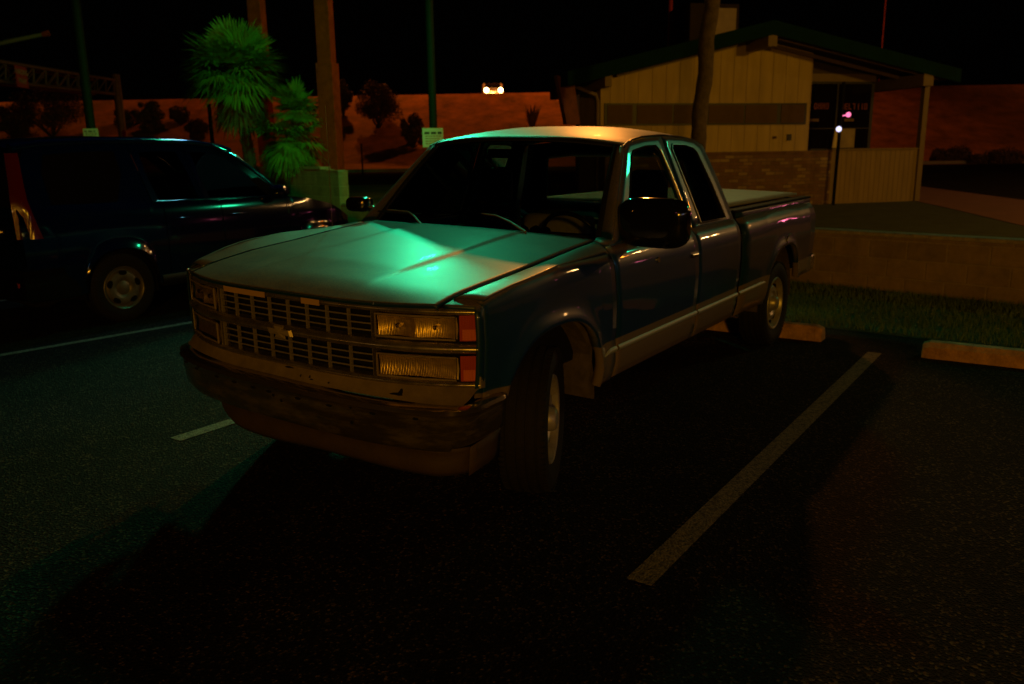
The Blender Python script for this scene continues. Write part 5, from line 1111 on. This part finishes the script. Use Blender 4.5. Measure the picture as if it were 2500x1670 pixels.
# ================================================================ shrubs on the bank
def shrub(px, py_top, py_bot, wpx, dep, label, kind='bush', seed=1, tall=False, name='desert_shrub', cat='shrub'):
    r = random.Random(seed); c = at(px, py_bot, dep); D = (c-CAM).dot(FH); L = (c-CAM).dot(RH); base = terr(D, L)
    # slide along the sight line until it stands on the ground
    q_ = 24.0
    while q_ < 69:
        c = at(px, py_bot, q_)
        if c.z <= terr((c-CAM).dot(FH), (c-CAM).dot(RH)).z: dep = q_; break
        q_ += .1
    base = terr((at(px,py_bot,dep)-CAM).dot(FH), (at(px,py_bot,dep)-CAM).dot(RH)); sc = dep/FPX; H = (py_bot-py_top)*sc; Wd = wpx*sc/2
    e = empty(name, (base.x,base.y,base.z-.05), label, cat, 'shrubs and small trees on the freeway bank'); st = MB(); lf = MB()
    nb = 9; clumps = []
    for i in range(nb*4):
        a = r.uniform(0,6.28); q = math.sqrt(r.random()); zz = H*(r.uniform(.30,.98) if kind == 'tree' else r.uniform(.15,.95)); lim = math.sqrt(max(.12,1-((zz/H-.5)/.6)**2))
        p = base+Vector((math.cos(a)*Wd*q*lim*.85, math.sin(a)*Wd*q*lim*.85, zz)); clumps.append((p, Wd*r.uniform(.16,.42)))
        if i % 3 == 0: mid = base.lerp(p,.5)+Vector((r.gauss(0,.05)*Wd,r.gauss(0,.05)*Wd,0)); st.tube([base+Vector((0,0,-.1)), mid, p], [H*.022,H*.014,H*.006], 5)
    for p, rad in clumps:
        for k in range(330 if kind != 'spiky' else 0):
            v = Vector((r.gauss(0,1),r.gauss(0,1),r.gauss(0,.8))); v = v.normalized()*rad*r.random()**.4; c_ = p+v; s_ = .05*dep/45; a1 = Vector((r.gauss(0,1),r.gauss(0,1),r.gauss(0,1))).normalized()*s_; a2 = Vector((r.gauss(0,1),r.gauss(0,1),r.gauss(0,1))).normalized()*s_*1.6
            lf.add([c_-a1, c_+a2, c_+a1], [(0,1,2)])
    if kind == 'spiky':
        for k in range(60):
            a = r.uniform(0,6.28); d = Vector((math.cos(a)*.35,math.sin(a)*.35,1)).normalized()*H*r.uniform(.6,1); s_ = Vector((math.sin(a),-math.cos(a),0))*.05; lf.add([base+s_, base+d*.6+s_*1.5, base+d, base+d*.6-s_*1.5, base-s_], [(0,1,2,3,4)])
    st.build('stems', M['bark'], e, smooth=60); lf.build('foliage', M['shrub'], e, recalc=False)
shrub(130,218,335,175,34,'large loose tree under the gantry at far left','tree',1,name='mesquite_tree',cat='tree')
shrub(30,270,330,100,38,'low bush at the far left edge under the gantry','bush',21)
shrub(372,254,325,66,58,'round bush on the bank right of the gantry post','bush',2)
shrub(315,275,308,70,60,'low spreading bush beside the gantry post','bush',22)
shrub(437,265,300,46,61,'small bush high on the bank left of the palms','bush',3)
shrub(483,298,345,50,54,'small bush low on the bank behind the suv roof','bush',4)
shrub(925,218,312,112,58,'rounded tree with a short trunk on the bank left of the white notice','tree',5,name='mesquite_tree',cat='tree')
shrub(1008,285,362,62,56,'open bush below the rounded tree on the bank','bush',6)
shrub(838,200,288,50,60,'tree rising behind the right hand sign post','tree',7,name='mesquite_tree',cat='tree')
shrub(1300,250,325,52,57,'upright spiky shrub left of the shop','spiky',8)
shrub(1420,262,318,40,57,'dark shrub beside the shop wall','bush',9)
shrub(2318,372,398,110,50,'dark low hedge clump at right beyond the road','bush',10)
shrub(2450,374,400,95,50,'dark low bush at the right edge beyond the road','bush',12)
shrub(2395,384,400,60,50,'small dark bush between the two clumps at right','bush',13)

# ================================================================ car on the freeway
cc = at(1205,222,69.5); cz = 6.22; fx = -FH; car = empty('oncoming_car', (cc.x,cc.y,cz), 'oncoming car with two bright headlamps on the crest of the bank', 'car', local=True); car.rotation_euler = (0,0,math.atan2(-FH.y,-FH.x)+R_(4))
b = MB(); prof = [(0,.25),(.02,.62),(.9,.85),(1.5,1.32),(2.9,1.36),(3.6,.95),(4.4,.90),(4.45,.3)]
pl_ = [(-x,-.85,z) for x, z in prof]; b.prism(pl_, (0,1.7,0)); b.build('body', M['carpaint_tan'], car, bevel=.08)
b = MB(); b.add([(-.95,-.70,.90),(-.95,.70,.90),(-1.48,.62,1.29),(-1.48,-.62,1.29)], [(0,1,2,3)]); b.v = [(x+.03,y,z+.02) for x,y,z in b.v]; b.build('windshield', M['shop_glass'], car)
for s in (-1,1):
    b = MB(); b.lathe([(.0,.0),(.0,.19),(-.05,.20)], (.06, s*.60, .66), 'x', 20); b.build('headlight', M['glow_amber'], car)
    for x in (-.8,-3.6): b = MB(); b.lathe([(-.09,0),(-.09,.3),(.09,.3),(.09,0)], (x, s*.78, .30), 'y', 20); b.build('wheel', M['rubber'], car)

lp = car.matrix_basis@Vector((1.6,0,.75)) if False else Vector((cc.x,cc.y,cz))+Vector((math.cos(car.rotation_euler.z),math.sin(car.rotation_euler.z),0))*1.5+Vector((0,0,.8))
lamp('headlamp_light', lp, 420, (1,.42,.08), .2)
clean()
